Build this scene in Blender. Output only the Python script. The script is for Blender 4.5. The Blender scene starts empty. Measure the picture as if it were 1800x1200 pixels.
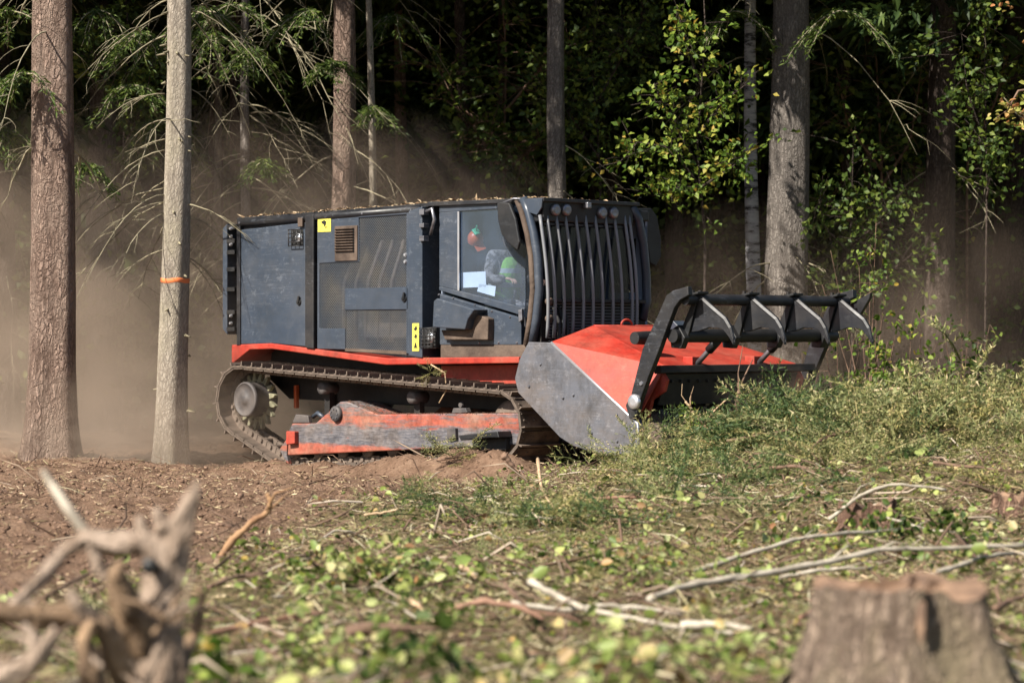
import bpy, math, random
import numpy as np
from mathutils import Vector, Matrix
random.seed(7); rng = np.random.default_rng(7)
R = math.radians
scene = bpy.context.scene
col = scene.collection

# ------------------------------------------------------------------ camera
F = 4560.0            # focal length in pixels of an 1800 px wide frame
HOR = 586.0           # row of the horizon
CH = 1.55             # eye height in metres
cam_d = bpy.data.cameras.new('camera'); cam = bpy.data.objects.new('camera', cam_d); col.objects.link(cam)
cam.location = (0, 0, CH); cam.rotation_euler = (R(90), 0, 0)
cam_d.sensor_width = 36.0; cam_d.lens = 36.0 * F / 1800.0
cam_d.shift_y = -(600.0 - HOR) / 1800.0
cam_d.clip_start = 0.1; cam_d.clip_end = 2000
cam_d.dof.use_dof = True; cam_d.dof.focus_distance = 29.6; cam_d.dof.aperture_fstop = 2.1
scene.camera = cam

# ------------------------------------------------------------------ sky, sun, exposure
SUN_AZ = (-0.76, -0.65); SUN_EL = R(41)
w = bpy.data.worlds.new('World'); scene.world = w; w.use_nodes = True
nt = w.node_tree; nt.nodes.clear()
sky = nt.nodes.new('ShaderNodeTexSky'); sky.sky_type = 'NISHITA'; sky.sun_disc = False
sky.sun_elevation = SUN_EL; sky.sun_rotation = math.atan2(SUN_AZ[0], SUN_AZ[1])
bg = nt.nodes.new('ShaderNodeBackground'); bg.inputs['Strength'].default_value = 0.055
wo = nt.nodes.new('ShaderNodeOutputWorld')
nt.links.new(sky.outputs[0], bg.inputs[0]); nt.links.new(bg.outputs[0], wo.inputs[0])
sd = bpy.data.lights.new('sun', 'SUN'); sd.energy = 5.0; sd.angle = R(0.53); sd.color = (1.0, 0.93, 0.82)
sun = bpy.data.objects.new('sun', sd); col.objects.link(sun)
L = math.hypot(*SUN_AZ)
SUNV = Vector((SUN_AZ[0]/L*math.cos(SUN_EL), SUN_AZ[1]/L*math.cos(SUN_EL), math.sin(SUN_EL)))
sun.rotation_euler = SUNV.to_track_quat('Z', 'Y').to_euler()
vs = scene.view_settings; vs.view_transform = 'Standard'; vs.look = 'None'; vs.exposure = 1.0; vs.gamma = 1.0
cy = scene.cycles
cy.max_bounces = 6; cy.diffuse_bounces = 2; cy.glossy_bounces = 2; cy.transmission_bounces = 3
cy.transparent_max_bounces = 12; cy.volume_bounces = 0
cy.volume_step_rate = 1.0; cy.volume_max_steps = 64; cy.use_denoising = True
cy.caustics_reflective = False; cy.caustics_refractive = False

# ------------------------------------------------------------------ mesh helpers
class MB:
    """collects boxes, prisms, tubes and lathed shapes into one mesh"""
    def __init__(s): s.v = []; s.f = []; s.sm = []
    def add(s, V, Fc, smooth=False):
        o = len(s.v); s.v.extend([tuple(map(float, p)) for p in V])
        for f in Fc: s.f.append([i + o for i in f]); s.sm.append(smooth)
        return s
    def box(s, x0, x1, y0, y1, z0, z1):
        V = [(x0,y0,z0),(x1,y0,z0),(x1,y1,z0),(x0,y1,z0),(x0,y0,z1),(x1,y0,z1),(x1,y1,z1),(x0,y1,z1)]
        return s.add(V, [(0,3,2,1),(4,5,6,7),(0,1,5,4),(1,2,6,5),(2,3,7,6),(3,0,4,7)])
    def prism(s, poly, y0, y1):
        """polygon in x,z extruded along y"""
        n = len(poly)
        V = [(x,y0,z) for x,z in poly] + [(x,y1,z) for x,z in poly]
        fs = [list(range(n)), list(range(2*n-1, n-1, -1))]
        for i in range(n): fs.append((i, i+n, (i+1)%n+n, (i+1)%n))
        return s.add(V, fs)
    def prism_x(s, poly, x0, x1):
        """polygon in y,z extruded along x"""
        n = len(poly)
        V = [(x0,y,z) for y,z in poly] + [(x1,y,z) for y,z in poly]
        fs = [list(range(n)), list(range(2*n-1, n-1, -1))]
        for i in range(n): fs.append((i, i+n, (i+1)%n+n, (i+1)%n))
        return s.add(V, fs)
    def tube(s, pts, rad, n=10, smooth=True):
        V, Fc = tube_arrays(pts, rad, n); return s.add(V, Fc, smooth)
    def lathe(s, c, axis, prof, n=28, smooth=True):
        """profile of (offset along axis, radius) turned about axis 'x','y' or 'z'"""
        V = []; k = len(prof)
        for i in range(n):
            a = 2*math.pi*i/n; ca, sa = math.cos(a), math.sin(a)
            for t, r in prof:
                if axis == 'y': V.append((c[0]+r*ca, c[1]+t, c[2]+r*sa))
                elif axis == 'x': V.append((c[0]+t, c[1]+r*ca, c[2]+r*sa))
                else: V.append((c[0]+r*ca, c[1]+r*sa, c[2]+t))
        fs = []
        for i in range(n):
            for j in range(k-1):
                a, b = i*k+j, ((i+1)%n)*k+j
                fs.append((a, b, b+1, a+1))
        s.add(V, fs, smooth)
        return s.add([V[i*k] for i in range(n)], [list(range(n))]).add([V[i*k+k-1] for i in range(n)], [list(range(n-1,-1,-1))])
    def build(s, name, m, parent=None, bevel=0.0, seg=2):
        me = bpy.data.meshes.new(name); me.from_pydata(s.v, [], s.f)
        me.polygons.foreach_set('use_smooth', s.sm); me.update()
        if m: me.materials.append(m)
        o = bpy.data.objects.new(name, me); col.objects.link(o); o.parent = parent
        if bevel:
            b = o.modifiers.new('bevel', 'BEVEL'); b.width = bevel; b.segments = seg; b.limit_method = 'ANGLE'; b.angle_limit = R(40)
        return o

def tube_arrays(pts, rad, n=8):
    P = np.asarray(pts, float); k = len(P)
    r = np.full(k, rad) if np.isscalar(rad) else np.asarray(rad, float)
    T = np.gradient(P, axis=0); T /= np.linalg.norm(T, axis=1)[:, None] + 1e-9
    up = np.array([0,0,1.0]) if abs(T[0,2]) < .9 else np.array([1.0,0,0])
    V = []; N = np.cross(T[0], up); N /= np.linalg.norm(N)
    a = np.linspace(0, 2*math.pi, n, endpoint=False)
    for i in range(k):
        N = N - T[i]*N.dot(T[i]); N /= np.linalg.norm(N) + 1e-9
        B = np.cross(T[i], N)
        V.append(P[i] + r[i]*(np.cos(a)[:,None]*N + np.sin(a)[:,None]*B))
    V = np.concatenate(V)
    Fc = []
    for i in range(k-1):
        for j in range(n):
            Fc.append((i*n+j, i*n+(j+1)%n, (i+1)*n+(j+1)%n, (i+1)*n+j))
    Fc.append(tuple(range(n-1,-1,-1))); Fc.append(tuple(range((k-1)*n, k*n)))
    return V, Fc

def np_mesh(name, V, Fa, m, parent=None, smooth=False):
    """fast mesh from arrays; Fa is (M,k)"""
    V = np.asarray(V, np.float32); Fa = np.asarray(Fa, np.int32)
    me = bpy.data.meshes.new(name); me.vertices.add(len(V)); me.vertices.foreach_set('co', V.ravel())
    M, k = Fa.shape
    me.loops.add(M*k); me.loops.foreach_set('vertex_index', Fa.ravel())
    me.polygons.add(M); me.polygons.foreach_set('loop_start', np.arange(0, M*k, k, dtype=np.int32))
    if smooth: me.polygons.foreach_set('use_smooth', np.ones(M, bool))
    me.update(calc_edges=True)
    if m: me.materials.append(m)
    o = bpy.data.objects.new(name, me); col.objects.link(o); o.parent = parent
    return o

def empty(name, loc=(0,0,0), rz=0.0):
    o = bpy.data.objects.new(name, None); col.objects.link(o); o.location = loc; o.rotation_euler = (0,0,rz)
    o.empty_display_size = .2
    return o
def tag(o, label=None, cat=None, group=None, kind=None):
    if label: o['label'] = label
    if cat: o['category'] = cat
    if group: o['group'] = group
    if kind: o['kind'] = kind
    return o

# value noise
def _h(i, j, s):
    n = (i.astype(np.int64)*374761393 + j.astype(np.int64)*668265263 + s*1442695041) & 0xffffffff
    n = ((n ^ (n >> 13)) * 1274126177) & 0xffffffff
    return ((n ^ (n >> 16)) & 0xffff) / 65535.0
def vnoise(x, y, s=0):
    x = np.asarray(x, float); y = np.asarray(y, float)
    i = np.floor(x); j = np.floor(y); u = x-i; v = y-j
    u = u*u*(3-2*u); v = v*v*(3-2*v)
    a = _h(i,j,s); b = _h(i+1,j,s); c = _h(i,j+1,s); d = _h(i+1,j+1,s)
    return (a*(1-u)+b*u)*(1-v) + (c*(1-u)+d*u)*v
def fbm(x, y, s=0, o=4):
    t = 0; a = .5; fq = 1.0
    for k in range(o):
        t = t + a*(vnoise(np.asarray(x)*fq, np.asarray(y)*fq, s+k*17)-.5); a *= .5; fq *= 2.03
    return t

# ------------------------------------------------------------------ materials
def new_mat(name):
    m = bpy.data.materials.new(name); m.use_nodes = True; t = m.node_tree; t.nodes.clear()
    out = t.nodes.new('ShaderNodeOutputMaterial')
    return m, t, out
def N(t, typ, **kw):
    n = t.nodes.new(typ)
    for k, v in kw.items():
        if k in n.inputs: n.inputs[k].default_value = v
        else: setattr(n, k, v)
    return n
def ramp(t, fac, stops, interp='LINEAR'):
    r = t.nodes.new('ShaderNodeValToRGB'); r.color_ramp.interpolation = interp
    e = r.color_ramp.elements
    while len(e) < len(stops): e.new(0.5)
    for k, (p, c) in enumerate(stops):
        e[k].position = p; e[k].color = (*c, 1) if len(c) == 3 else c
    t.links.new(fac, r.inputs[0]); return r
def mixc(t, fac, a, b, mode='MIX'):
    n = t.nodes.new('ShaderNodeMix'); n.data_type = 'RGBA'; n.blend_type = mode
    for sock, val in ((n.inputs[0], fac), (n.inputs[6], a), (n.inputs[7], b)):
        if hasattr(val, 'links'): t.links.new(val, sock)
        elif isinstance(val, (int, float)): sock.default_value = val
        else: sock.default_value = (*val, 1) if len(val) == 3 else val
    return n.outputs[2]
def coords(t, scale=(1,1,1), kind='Object'):
    tc = t.nodes.new('ShaderNodeTexCoord'); mp = t.nodes.new('ShaderNodeMapping')
    mp.inputs['Scale'].default_value = scale; t.links.new(tc.outputs[kind], mp.inputs[0]); return mp.outputs[0]
def noise(t, vec, scale, detail=4, rough=.6):
    n = N(t, 'ShaderNodeTexNoise', Scale=scale, Detail=detail, Roughness=rough); t.links.new(vec, n.inputs['Vector']); return n.outputs[0]
def bsdf(t, out, colr, rough=.6, metal=0.0, spec=.5):
    b = t.nodes.new('ShaderNodeBsdfPrincipled')
    for nm, val in (('Base Color', colr), ('Roughness', rough)):
        if hasattr(val, 'links'): t.links.new(val, b.inputs[nm])
        elif isinstance(val, (int, float)): b.inputs[nm].default_value = val
        else: b.inputs[nm].default_value = (*val, 1)
    b.inputs['Metallic'].default_value = metal; b.inputs['Specular IOR Level'].default_value = spec
    t.links.new(b.outputs[0], out.inputs[0]); return b
def bump(t, b, h, strength=.3, dist=.02):
    n = N(t, 'ShaderNodeBump', Strength=strength, Distance=dist); t.links.new(h, n.inputs['Height']); t.links.new(n.outputs[0], b.inputs['Normal'])

def pmat(name, c1, c2, scale=3, rough=.6, metal=0.0, bumps=.2, bdist=.01, stretch=(1,1,1), spec=.5, lo=.35, hi=.7, detail=5):
    m, t, out = new_mat(name); v = coords(t, stretch)
    n = noise(t, v, scale, detail); c = ramp(t, n, [(lo, c1), (hi, c2)]).outputs[0]
    b = bsdf(t, out, c, rough, metal, spec)
    if bumps: bump(t, b, noise(t, v, scale*6, 4), bumps, bdist)
    return m
def paint(name, base, dust=(.16,.12,.085), amt=.45, rough=.38, scr=(.3,.33,.38), grime=.45):
    """machine paint: dust film in blotches, fine scratches along x, grime"""
    m, t, out = new_mat(name); v = coords(t)
    n1 = noise(t, coords(t, (1,1,1.6)), 1.1, 8, .75)
    d = ramp(t, n1, [(.42, (0,0,0)), (.75, (amt,amt,amt))]).outputs[0]
    n2 = noise(t, coords(t, (1.2, 6, 34)), 3.0, 3, .7)
    s1 = ramp(t, n2, [(.56, (0,0,0)), (.64, (.1,.1,.1)), (.69, (.3,.3,.3)), (.73, (.05,.05,.05))]).outputs[0]
    n3 = noise(t, coords(t, (5, 3, 7)), 1.6, 7, .8)
    s2 = ramp(t, n3, [(.56, (0,0,0)), (.6, (.3,.3,.3)), (.63, (.05,.05,.05)), (.72, (.3,.3,.3))]).outputs[0]
    msk = ramp(t, noise(t, coords(t), .9, 5, .7), [(.42, (.0,)*3), (.62, (1,)*3)]).outputs[0]
    s1 = mixc(t, 1.0, s1, msk, 'MULTIPLY'); s2 = mixc(t, 1.0, s2, msk, 'MULTIPLY')
    c = mixc(t, d, base, dust); c = mixc(t, s1, c, scr); c = mixc(t, s2, c, scr)
    c = mixc(t, 1.0, c, ramp(t, noise(t, coords(t, (1,1,.7)), 3.3, 9, .8), [(.32, (grime, grime*.96, grime*.9)), (.56, (1,1,1))]).outputs[0], 'MULTIPLY')
    rr = ramp(t, n1, [(.3, (rough,)*3), (.75, (min(.9, rough+.35),)*3)]).outputs[0]
    b = bsdf(t, out, c, rr, 0.0, .5); bump(t, b, noise(t, v, 2.2, 3), .25, .012)
    return m
def leafmat(name, stops, trans=.35, rough=.55, patchy=None):
    m, t, out = new_mat(name); g = t.nodes.new('ShaderNodeNewGeometry')
    c = ramp(t, g.outputs['Random Per Island'], stops).outputs[0]
    if patchy:   # drier and fresher patches over the ground
        k = ramp(t, noise(t, coords(t), 1.1, 4, .65), [(.4, (0,0,0)), (.6, (1,1,1))]).outputs[0]
        c = mixc(t, k, c, patchy, 'MULTIPLY')
    b = bsdf(t, out, c, rough, 0, .35)
    tr = t.nodes.new('ShaderNodeBsdfTranslucent'); t.links.new(c, tr.inputs[0])
    mx = t.nodes.new('ShaderNodeMixShader'); mx.inputs[0].default_value = trans
    t.links.new(b.outputs[0], mx.inputs[1]); t.links.new(tr.outputs[0], mx.inputs[2]); t.links.new(mx.outputs[0], out.inputs[0])
    return m
def islandmat(name, stops, rough=.8):
    m, t, out = new_mat(name); g = t.nodes.new('ShaderNodeNewGeometry')
    c = ramp(t, g.outputs['Random Per Island'], stops).outputs[0]; bsdf(t, out, c, rough, 0, .25); return m
def barkmat(name, dark, light, third=None, sx=14, sz=3.2, strength=.9, dist=.03):
    m, t, out = new_mat(name); v = coords(t, (sx, sx, sz))
    wv = noise(t, coords(t), 6, 3); mx = N(t, 'ShaderNodeVectorMath', operation='ADD')
    t.links.new(v, mx.inputs[0]); sc = N(t, 'ShaderNodeVectorMath', operation='SCALE'); sc.inputs['Scale'].default_value = 3.0
    cb = t.nodes.new('ShaderNodeCombineXYZ'); t.links.new(wv, cb.inputs[0]); t.links.new(wv, cb.inputs[1]); t.links.new(wv, cb.inputs[2])
    t.links.new(cb.outputs[0], sc.inputs[0]); t.links.new(sc.outputs[0], mx.inputs[1])
    vo = N(t, 'ShaderNodeTexVoronoi', feature='DISTANCE_TO_EDGE', Scale=1.0); t.links.new(mx.outputs[0], vo.inputs['Vector'])
    rg_ = ramp(t, noise(t, coords(t, (sx*.8, sx*.8, sz*.35)), 1.0, 6, .75), [(.34, (0,0,0)), (.55, (1,1,1))]).outputs[0]
    h0 = ramp(t, vo.outputs['Distance'], [(0, (.25,.25,.25)), (.2, (1,1,1))]).outputs[0]
    h = mixc(t, 1.0, h0, rg_, 'MULTIPLY')
    c = mixc(t, h, dark, light)
    n = noise(t, coords(t, (1,1,.5)), 2.2, 6, .7)
    if third: c = mixc(t, ramp(t, n, [(.45, (0,0,0)), (.62, (.8,.8,.8))]).outputs[0], c, third)
    n2 = noise(t, coords(t, (8,8,3)), 5, 5, .7)
    c = mixc(t, .5, c, ramp(t, n2, [(.3, (.25,.25,.25)), (.7, (1,1,1))]).outputs[0], 'MULTIPLY')
    b = bsdf(t, out, c, .9, 0, .15)
    ad = N(t, 'ShaderNodeMath', operation='ADD'); t.links.new(h, ad.inputs[0]); t.links.new(n2, ad.inputs[1])
    bump(t, b, ad.outputs[0], strength, dist)
    return m

M = {}
M['panel'] = paint('blue grey machine paint', (.036, .049, .072), dust=(.11,.11,.115), amt=.3, rough=.26, grime=.85)
M['black'] = paint('black machine paint', (.007, .008, .01), dust=(.08,.065,.05), amt=.2, rough=.42, scr=(.1,.11,.13))
M['frame'] = paint('dark frame paint', (.01, .0115, .016), dust=(.1,.08,.06), amt=.28, rough=.35)
M['red'] = paint('orange red machine paint', (.4, .03, .016), dust=(.3,.13,.08), amt=.6, rough=.45, scr=(.5,.2,.13))
M['steel'] = pmat('worn bright steel', (.16,.16,.18), (.34,.34,.37), 3, .42, .75, .15, .004, (1,1,7))
M['skid'] = paint('scuffed grey steel plate', (.1,.105,.125), dust=(.13,.1,.08), amt=.85, rough=.45, scr=(.4,.4,.43))
M['edge'] = pmat('polished steel edge', (.55,.55,.58), (.75,.75,.78), 6, .35, .8, .1, .003)
M['track'] = pmat('dusty track steel', (.09,.07,.056), (.26,.2,.16), 5, .7, .35, .4, .01)
M['hub'] = pmat('dusty cast hub', (.05,.047,.05), (.14,.12,.11), 5, .65, .2, .3, .008)
M['rubber'] = pmat('black rubber', (.01,.01,.011), (.03,.027,.025), 6, .7, 0, .2, .005)
M['dark'] = pmat('dark grimy steel', (.008,.007,.007), (.03,.024,.02), 4, .7, .1, .3, .01)
M['brownsteel'] = pmat('soil caked steel', (.05,.033,.024), (.14,.1,.075), 3.5, .85, 0, .5, .02)
M['mustard'] = pmat('mossy yellow grey teeth', (.12,.115,.07), (.3,.28,.18), 7, .8, 0, .3, .008)
M['yellow'] = pmat('yellow sticker', (.5,.45,.08), (.72,.66,.1), 5, .5, 0, 0)
M['ink'] = pmat('black sticker ink', (.012,.012,.012), (.02,.02,.02), 8, .5, 0, 0)
M['lampglass'] = pmat('lamp reflector', (.6,.62,.66), (.85,.86,.88), 22, .2, .6, .2, .005)
M['white'] = pmat('white paper', (.74,.77,.8), (.82,.84,.86), 3, .6, 0, 0)
M['seatf'] = pmat('grey seat fabric', (.03,.03,.033), (.06,.06,.065), 20, .9, 0, .2, .003)
M['orange'] = pmat('orange helmet plastic', (.5,.085,.02), (.6,.12,.035), 5, .4, 0, 0)
M['green'] = pmat('green plastic', (.02,.3,.14), (.03,.4,.2), 5, .5, 0, 0)
M['skin'] = pmat('skin', (.5,.27,.18), (.56,.32,.22), 20, .55, 0, .05, .002)
M['hair'] = pmat('brown hair', (.03,.018,.01), (.06,.035,.02), 40, .7, 0, .3, .004)
M['camo'] = pmat('camouflage jacket', (.06,.05,.045), (.24,.21,.2), 16, .9, 0, .2, .004, lo=.45, hi=.52)
M['trousers'] = pmat('dark work trousers', (.02,.022,.03), (.04,.042,.05), 8, .9, 0, .2, .004)
def vestmat():
    m, t, out = new_mat('fluorescent vest with silver bands'); tc = t.nodes.new('ShaderNodeTexCoord'); sp = t.nodes.new('ShaderNodeSeparateXYZ'); t.links.new(tc.outputs['Generated'], sp.inputs[0])
    k = ramp(t, sp.outputs[2], [(0, (0,0,0)), (.3, (1,1,1)), (.4, (0,0,0)), (.6, (1,1,1)), (.7, (0,0,0))], 'CONSTANT').outputs[0]
    c = mixc(t, k, (.2,.44,.05), (.36,.38,.36)); b = bsdf(t, out, c, .7); bump(t, b, noise(t, coords(t), 9, 3), .8, .03); return m
M['vest'] = vestmat()
M['bar'] = paint('grey guard bar paint', (.17,.18,.2), dust=(.2,.18,.16), amt=.3, rough=.3, grime=.8)
def worn_beam():
    m, t, out = new_mat('red beam paint worn to grey steel')
    tc = t.nodes.new('ShaderNodeTexCoord'); sp = t.nodes.new('ShaderNodeSeparateXYZ'); t.links.new(tc.outputs['Generated'], sp.inputs[0])
    n = noise(t, coords(t, (1.1, 3, 9)), 3.2, 6, .75)
    # scuffed along the middle of the beam, paint kept near its edges
    band = ramp(t, sp.outputs[2], [(.0, (.1,.1,.1)), (.16, (.2,.2,.2)), (.3, (1,1,1)), (.5, (.95,.95,.95)), (.66, (.45,.45,.45)), (1, (.8,.8,.8))]).outputs[0]
    ml = N(t, 'ShaderNodeMath', operation='MULTIPLY_ADD'); t.links.new(n, ml.inputs[0]); ml.inputs[1].default_value = 1.6; ml.inputs[2].default_value = -.8
    ad = N(t, 'ShaderNodeMath', operation='ADD'); t.links.new(ml.outputs[0], ad.inputs[0]); t.links.new(band, ad.inputs[1])
    k = ramp(t, ad.outputs[0], [(.46, (0,0,0)), (.76, (1,1,1))]).outputs[0]
    grey = ramp(t, noise(t, coords(t, (2,3,14)), 4, 5), [(.3, (.055,.058,.075)), (.72, (.2,.19,.2))]).outputs[0]
    red = ramp(t, noise(t, coords(t), 4, 5), [(.35, (.42,.075,.045)), (.75, (.34,.16,.11))]).outputs[0]
    c = mixc(t, k, red, grey)
    du = ramp(t, noise(t, coords(t), 1.6, 5), [(.45, (0,0,0)), (.8, (.6,.6,.6))]).outputs[0]
    c = mixc(t, du, c, (.3,.215,.15))
    c = mixc(t, 1.0, c, ramp(t, noise(t, coords(t), 5, 9, .8), [(.32, (.4,.36,.32)), (.58, (1,1,1))]).outputs[0], 'MULTIPLY')
    b = bsdf(t, out, c, .6, 0, .4); bump(t, b, n, .3, .008); return m
M['beam'] = worn_beam()
def perforated():
    m, t, out = new_mat('perforated steel mesh'); v = coords(t, (70, 70, 70))
    tc = v; sp = t.nodes.new('ShaderNodeSeparateXYZ'); t.links.new(v, sp.inputs[0])
    def sn(sock, k):
        a = N(t, 'ShaderNodeMath', operation='SINE'); mlt = N(t, 'ShaderNodeMath', operation='MULTIPLY'); mlt.inputs[1].default_value = k
        t.links.new(sock, mlt.inputs[0]); t.links.new(mlt.outputs[0], a.inputs[0]); return a.outputs[0]
    p = N(t, 'ShaderNodeMath', operation='MULTIPLY'); t.links.new(sn(sp.outputs[0], 2.5), p.inputs[0]); t.links.new(sn(sp.outputs[2], 2.5), p.inputs[1])
    hole = N(t, 'ShaderNodeMath', operation='GREATER_THAN'); t.links.new(p.outputs[0], hole.inputs[0]); hole.inputs[1].default_value = -0.22
    du = noise(t, coords(t), 2.5, 5)
    c = ramp(t, du, [(.4, (.09,.105,.13)), (.75, (.2,.185,.165))]).outputs[0]
    b = bsdf(t, out, c, .5, .2)
    tr = t.nodes.new('ShaderNodeBsdfTransparent'); mx = t.nodes.new('ShaderNodeMixShader')
    t.links.new(hole.outputs[0], mx.inputs[0]); t.links.new(b.outputs[0], mx.inputs[1]); t.links.new(tr.outputs[0], mx.inputs[2]); t.links.new(mx.outputs[0], out.inputs[0])
    return m
M['mesh'] = perforated()
def glass(name, tint, sky_veil, rf=.06):
    m, t, out = new_mat(name)
    tr = t.nodes.new('ShaderNodeBsdfTransparent'); tr.inputs[0].default_value = (*tint, 1)
    gl = t.nodes.new('ShaderNodeBsdfGlossy'); gl.inputs['Roughness'].default_value = .03
    lw = N(t, 'ShaderNodeLayerWeight'); fr = ramp(t, lw.outputs['Facing'], [(0, (rf*.7,)*3), (.5, (rf*1.2,)*3), (.8, (rf*1.2+.15,)*3), (1, (.9,)*3)]); mx = t.nodes.new('ShaderNodeMixShader')
    t.links.new(fr.outputs[0], mx.inputs[0]); t.links.new(tr.outputs[0], mx.inputs[1]); t.links.new(gl.outputs[0], mx.inputs[2])
    df = t.nodes.new('ShaderNodeBsdfDiffuse'); df.inputs[0].default_value = (.13,.19,.3,1)  # bluish film paints a sky reflection over the pane
    k = ramp(t, noise(t, coords(t), 2.2, 5), [(.35, (sky_veil*.5,)*3), (.8, (sky_veil*1.6,)*3)]).outputs[0]
    m2 = t.nodes.new('ShaderNodeMixShader'); t.links.new(k, m2.inputs[0]); t.links.new(mx.outputs[0], m2.inputs[1]); t.links.new(df.outputs[0], m2.inputs[2])
    t.links.new(m2.outputs[0], out.inputs[0]); return m
M['glass'] = glass('cab glass with painted sky veil', (.86,.92,1.0), .12, .085)
M['dglass'] = glass('tinted windscreen', (.5,.52,.55), .04, .025)
# vegetation and ground
M['bark_pine'] = barkmat('reddish pine bark', (.16,.105,.08), (.5,.355,.285), (.44,.33,.265), 17, 5.5, 1.0, .05)
M['bark_spruce'] = barkmat('pale grey spruce bark', (.22,.185,.15), (.45,.395,.325), (.36,.32,.24), 26, 12, .5, .016)
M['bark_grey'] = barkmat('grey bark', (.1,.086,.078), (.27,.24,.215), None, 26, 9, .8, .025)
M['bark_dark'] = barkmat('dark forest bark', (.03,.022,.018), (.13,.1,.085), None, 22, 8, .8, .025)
M['bark_stump'] = barkmat('brown stump bark', (.19,.135,.1), (.52,.395,.305), (.38,.31,.2), 30, 14, 1.0, .03)
def birch():
    m, t, out = new_mat('birch bark'); n = noise(t, coords(t, (1.4,1.4,5)), 1.8, 6, .75)
    c = ramp(t, n, [(.42, (.02,.018,.02)), (.5, (.3,.3,.32)), (.75, (.5,.49,.5))]).outputs[0]
    b = bsdf(t, out, c, .75); bump(t, b, n, .3, .01); return m
M['birch'] = birch()
M['twig'] = pmat('dead grey green twig bark', (.12,.1,.06), (.4,.36,.24), 5, .85, 0, 0)
M['b_grey'] = pmat('pale grey branch bark', (.26,.225,.175), (.54,.48,.39), 9, .85, 0, .4, .006)
M['b_tan'] = pmat('tan stripped branch', (.34,.22,.125), (.6,.44,.28), 7, .8, 0, .4, .006)
M['b_brown'] = pmat('brown branch bark', (.09,.052,.035), (.24,.15,.1), 9, .9, 0, .5, .008)
M['b_red'] = pmat('reddish branch bark', (.14,.068,.042), (.29,.17,.115), 7, .85, 0, .4, .006)
M['b_orange'] = pmat('orange brown torn wood', (.2,.1,.048), (.44,.27,.14), 6, .8, 0, .4, .006)
M['rootwood'] = pmat('weathered root wood', (.2,.135,.09), (.66,.51,.4), 11, .9, 0, 1.0, .05, (1,1,.35))
M['rootbrown'] = pmat('orange brown root', (.12,.075,.045), (.42,.28,.17), 9, .9, 0, .9, .02)
M['cutwood'] = pmat('weathered cut wood', (.13,.078,.05), (.32,.2,.125), 9, .8, 0, .6, .01)
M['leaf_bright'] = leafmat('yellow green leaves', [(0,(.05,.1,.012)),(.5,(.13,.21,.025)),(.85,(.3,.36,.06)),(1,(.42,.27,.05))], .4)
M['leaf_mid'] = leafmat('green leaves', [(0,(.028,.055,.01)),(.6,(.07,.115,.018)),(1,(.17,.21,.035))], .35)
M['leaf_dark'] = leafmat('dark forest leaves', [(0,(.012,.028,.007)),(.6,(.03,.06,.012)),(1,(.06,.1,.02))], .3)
M['leaf_litter'] = leafmat('wilting leaves on the ground', [(0,(.1,.15,.035)),(.35,(.2,.27,.07)),(.6,(.32,.39,.13)),(.8,(.46,.5,.25)),(.93,(.36,.26,.12)),(1,(.24,.13,.07))], .25, .5, (1.15,1.02,.85))
M['leaf_oak'] = leafmat('autumn oak leaves', [(0,(.2,.24,.04)),(.5,(.4,.4,.1)),(.8,(.55,.3,.12)),(1,(.5,.2,.08))], .35)
M['needle_crown'] = leafmat('spruce needles', [(0,(.014,.03,.01)),(.6,(.035,.065,.015)),(1,(.09,.13,.025))], .25, .6)
M['needle_brash'] = leafmat('cut spruce needles', [(0,(.075,.1,.038)),(.45,(.19,.22,.085)),(.78,(.34,.34,.15)),(1,(.5,.42,.26))], .25, .6, (1.2,1.02,.85))
M['chips'] = islandmat('wood chips and fibres', [(0,(.13,.08,.05)),(.4,(.28,.19,.11)),(.75,(.46,.34,.21)),(1,(.68,.55,.37))])
M['clods'] = islandmat('soil clods', [(0,(.12,.072,.048)),(.5,(.2,.125,.085)),(1,(.28,.185,.13))], .95)
M['straw'] = islandmat('straw coloured stalks and twigs', [(0,(.2,.15,.08)),(.4,(.38,.34,.17)),(.8,(.58,.5,.3)),(1,(.7,.65,.46))])
M['sticks'] = islandmat('mixed stick bark', [(0,(.08,.05,.035)),(.4,(.2,.13,.09)),(.7,(.38,.3,.22)),(1,(.55,.48,.4))], .85)
M['paint_orange'] = pmat('orange forestry paint', (.85,.22,.06), (.7,.2,.07), 14, .7, 0, .3, .006)

# ------------------------------------------------------------------ machine frame (used by the terrain too)
TH = R(45); cT, sT = math.cos(TH), math.sin(TH)
OX, OY = 50.0/F*30.0, 30.0            # world spot under the machine's front near corner
def S(px, py, yl):
    """photo measurement on the machine's plane y = yl -> local x, z"""
    k = yl+1.02; u = (px-900)/F
    x = (u*(OY+k*cT)-OX-k*sT)/(cT+u*sT)
    return x, CH+(HOR-py)/F*(OY-x*sT+k*cT)
def Fr(px, py, xl):
    """photo measurement on the machine's plane x = xl -> local y, z"""
    u = (px-900)/F; k = (u*(OY-xl*sT)-OX-xl*cT)/(sT-u*cT)
    return k-1.02, CH+(HOR-py)/F*(OY-xl*sT+k*cT)

# ------------------------------------------------------------------ terrain
def sstep(a, b, x):
    t = np.clip((np.asarray(x, float)-a)/(b-a), 0, 1); return t*t*(3-2*t)
def greenmask(x, y):
    """1 where brash, leaves and moss cover the soil, 0 where the soil is bare"""
    x = np.asarray(x, float); y = np.asarray(y, float)
    edge = np.interp(y, [8, 12, 15, 18, 21, 24, 27, 29, 31, 34, 37], [-3.5, -2.9, -2.6, -2.0, -1.5, -.9, -.1, .5, 1.3, 2.2, 2.5])
    return sstep(-.5, .5, x-edge + 1.8*fbm(x*.8, y*.8, 41, 4))

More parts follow.
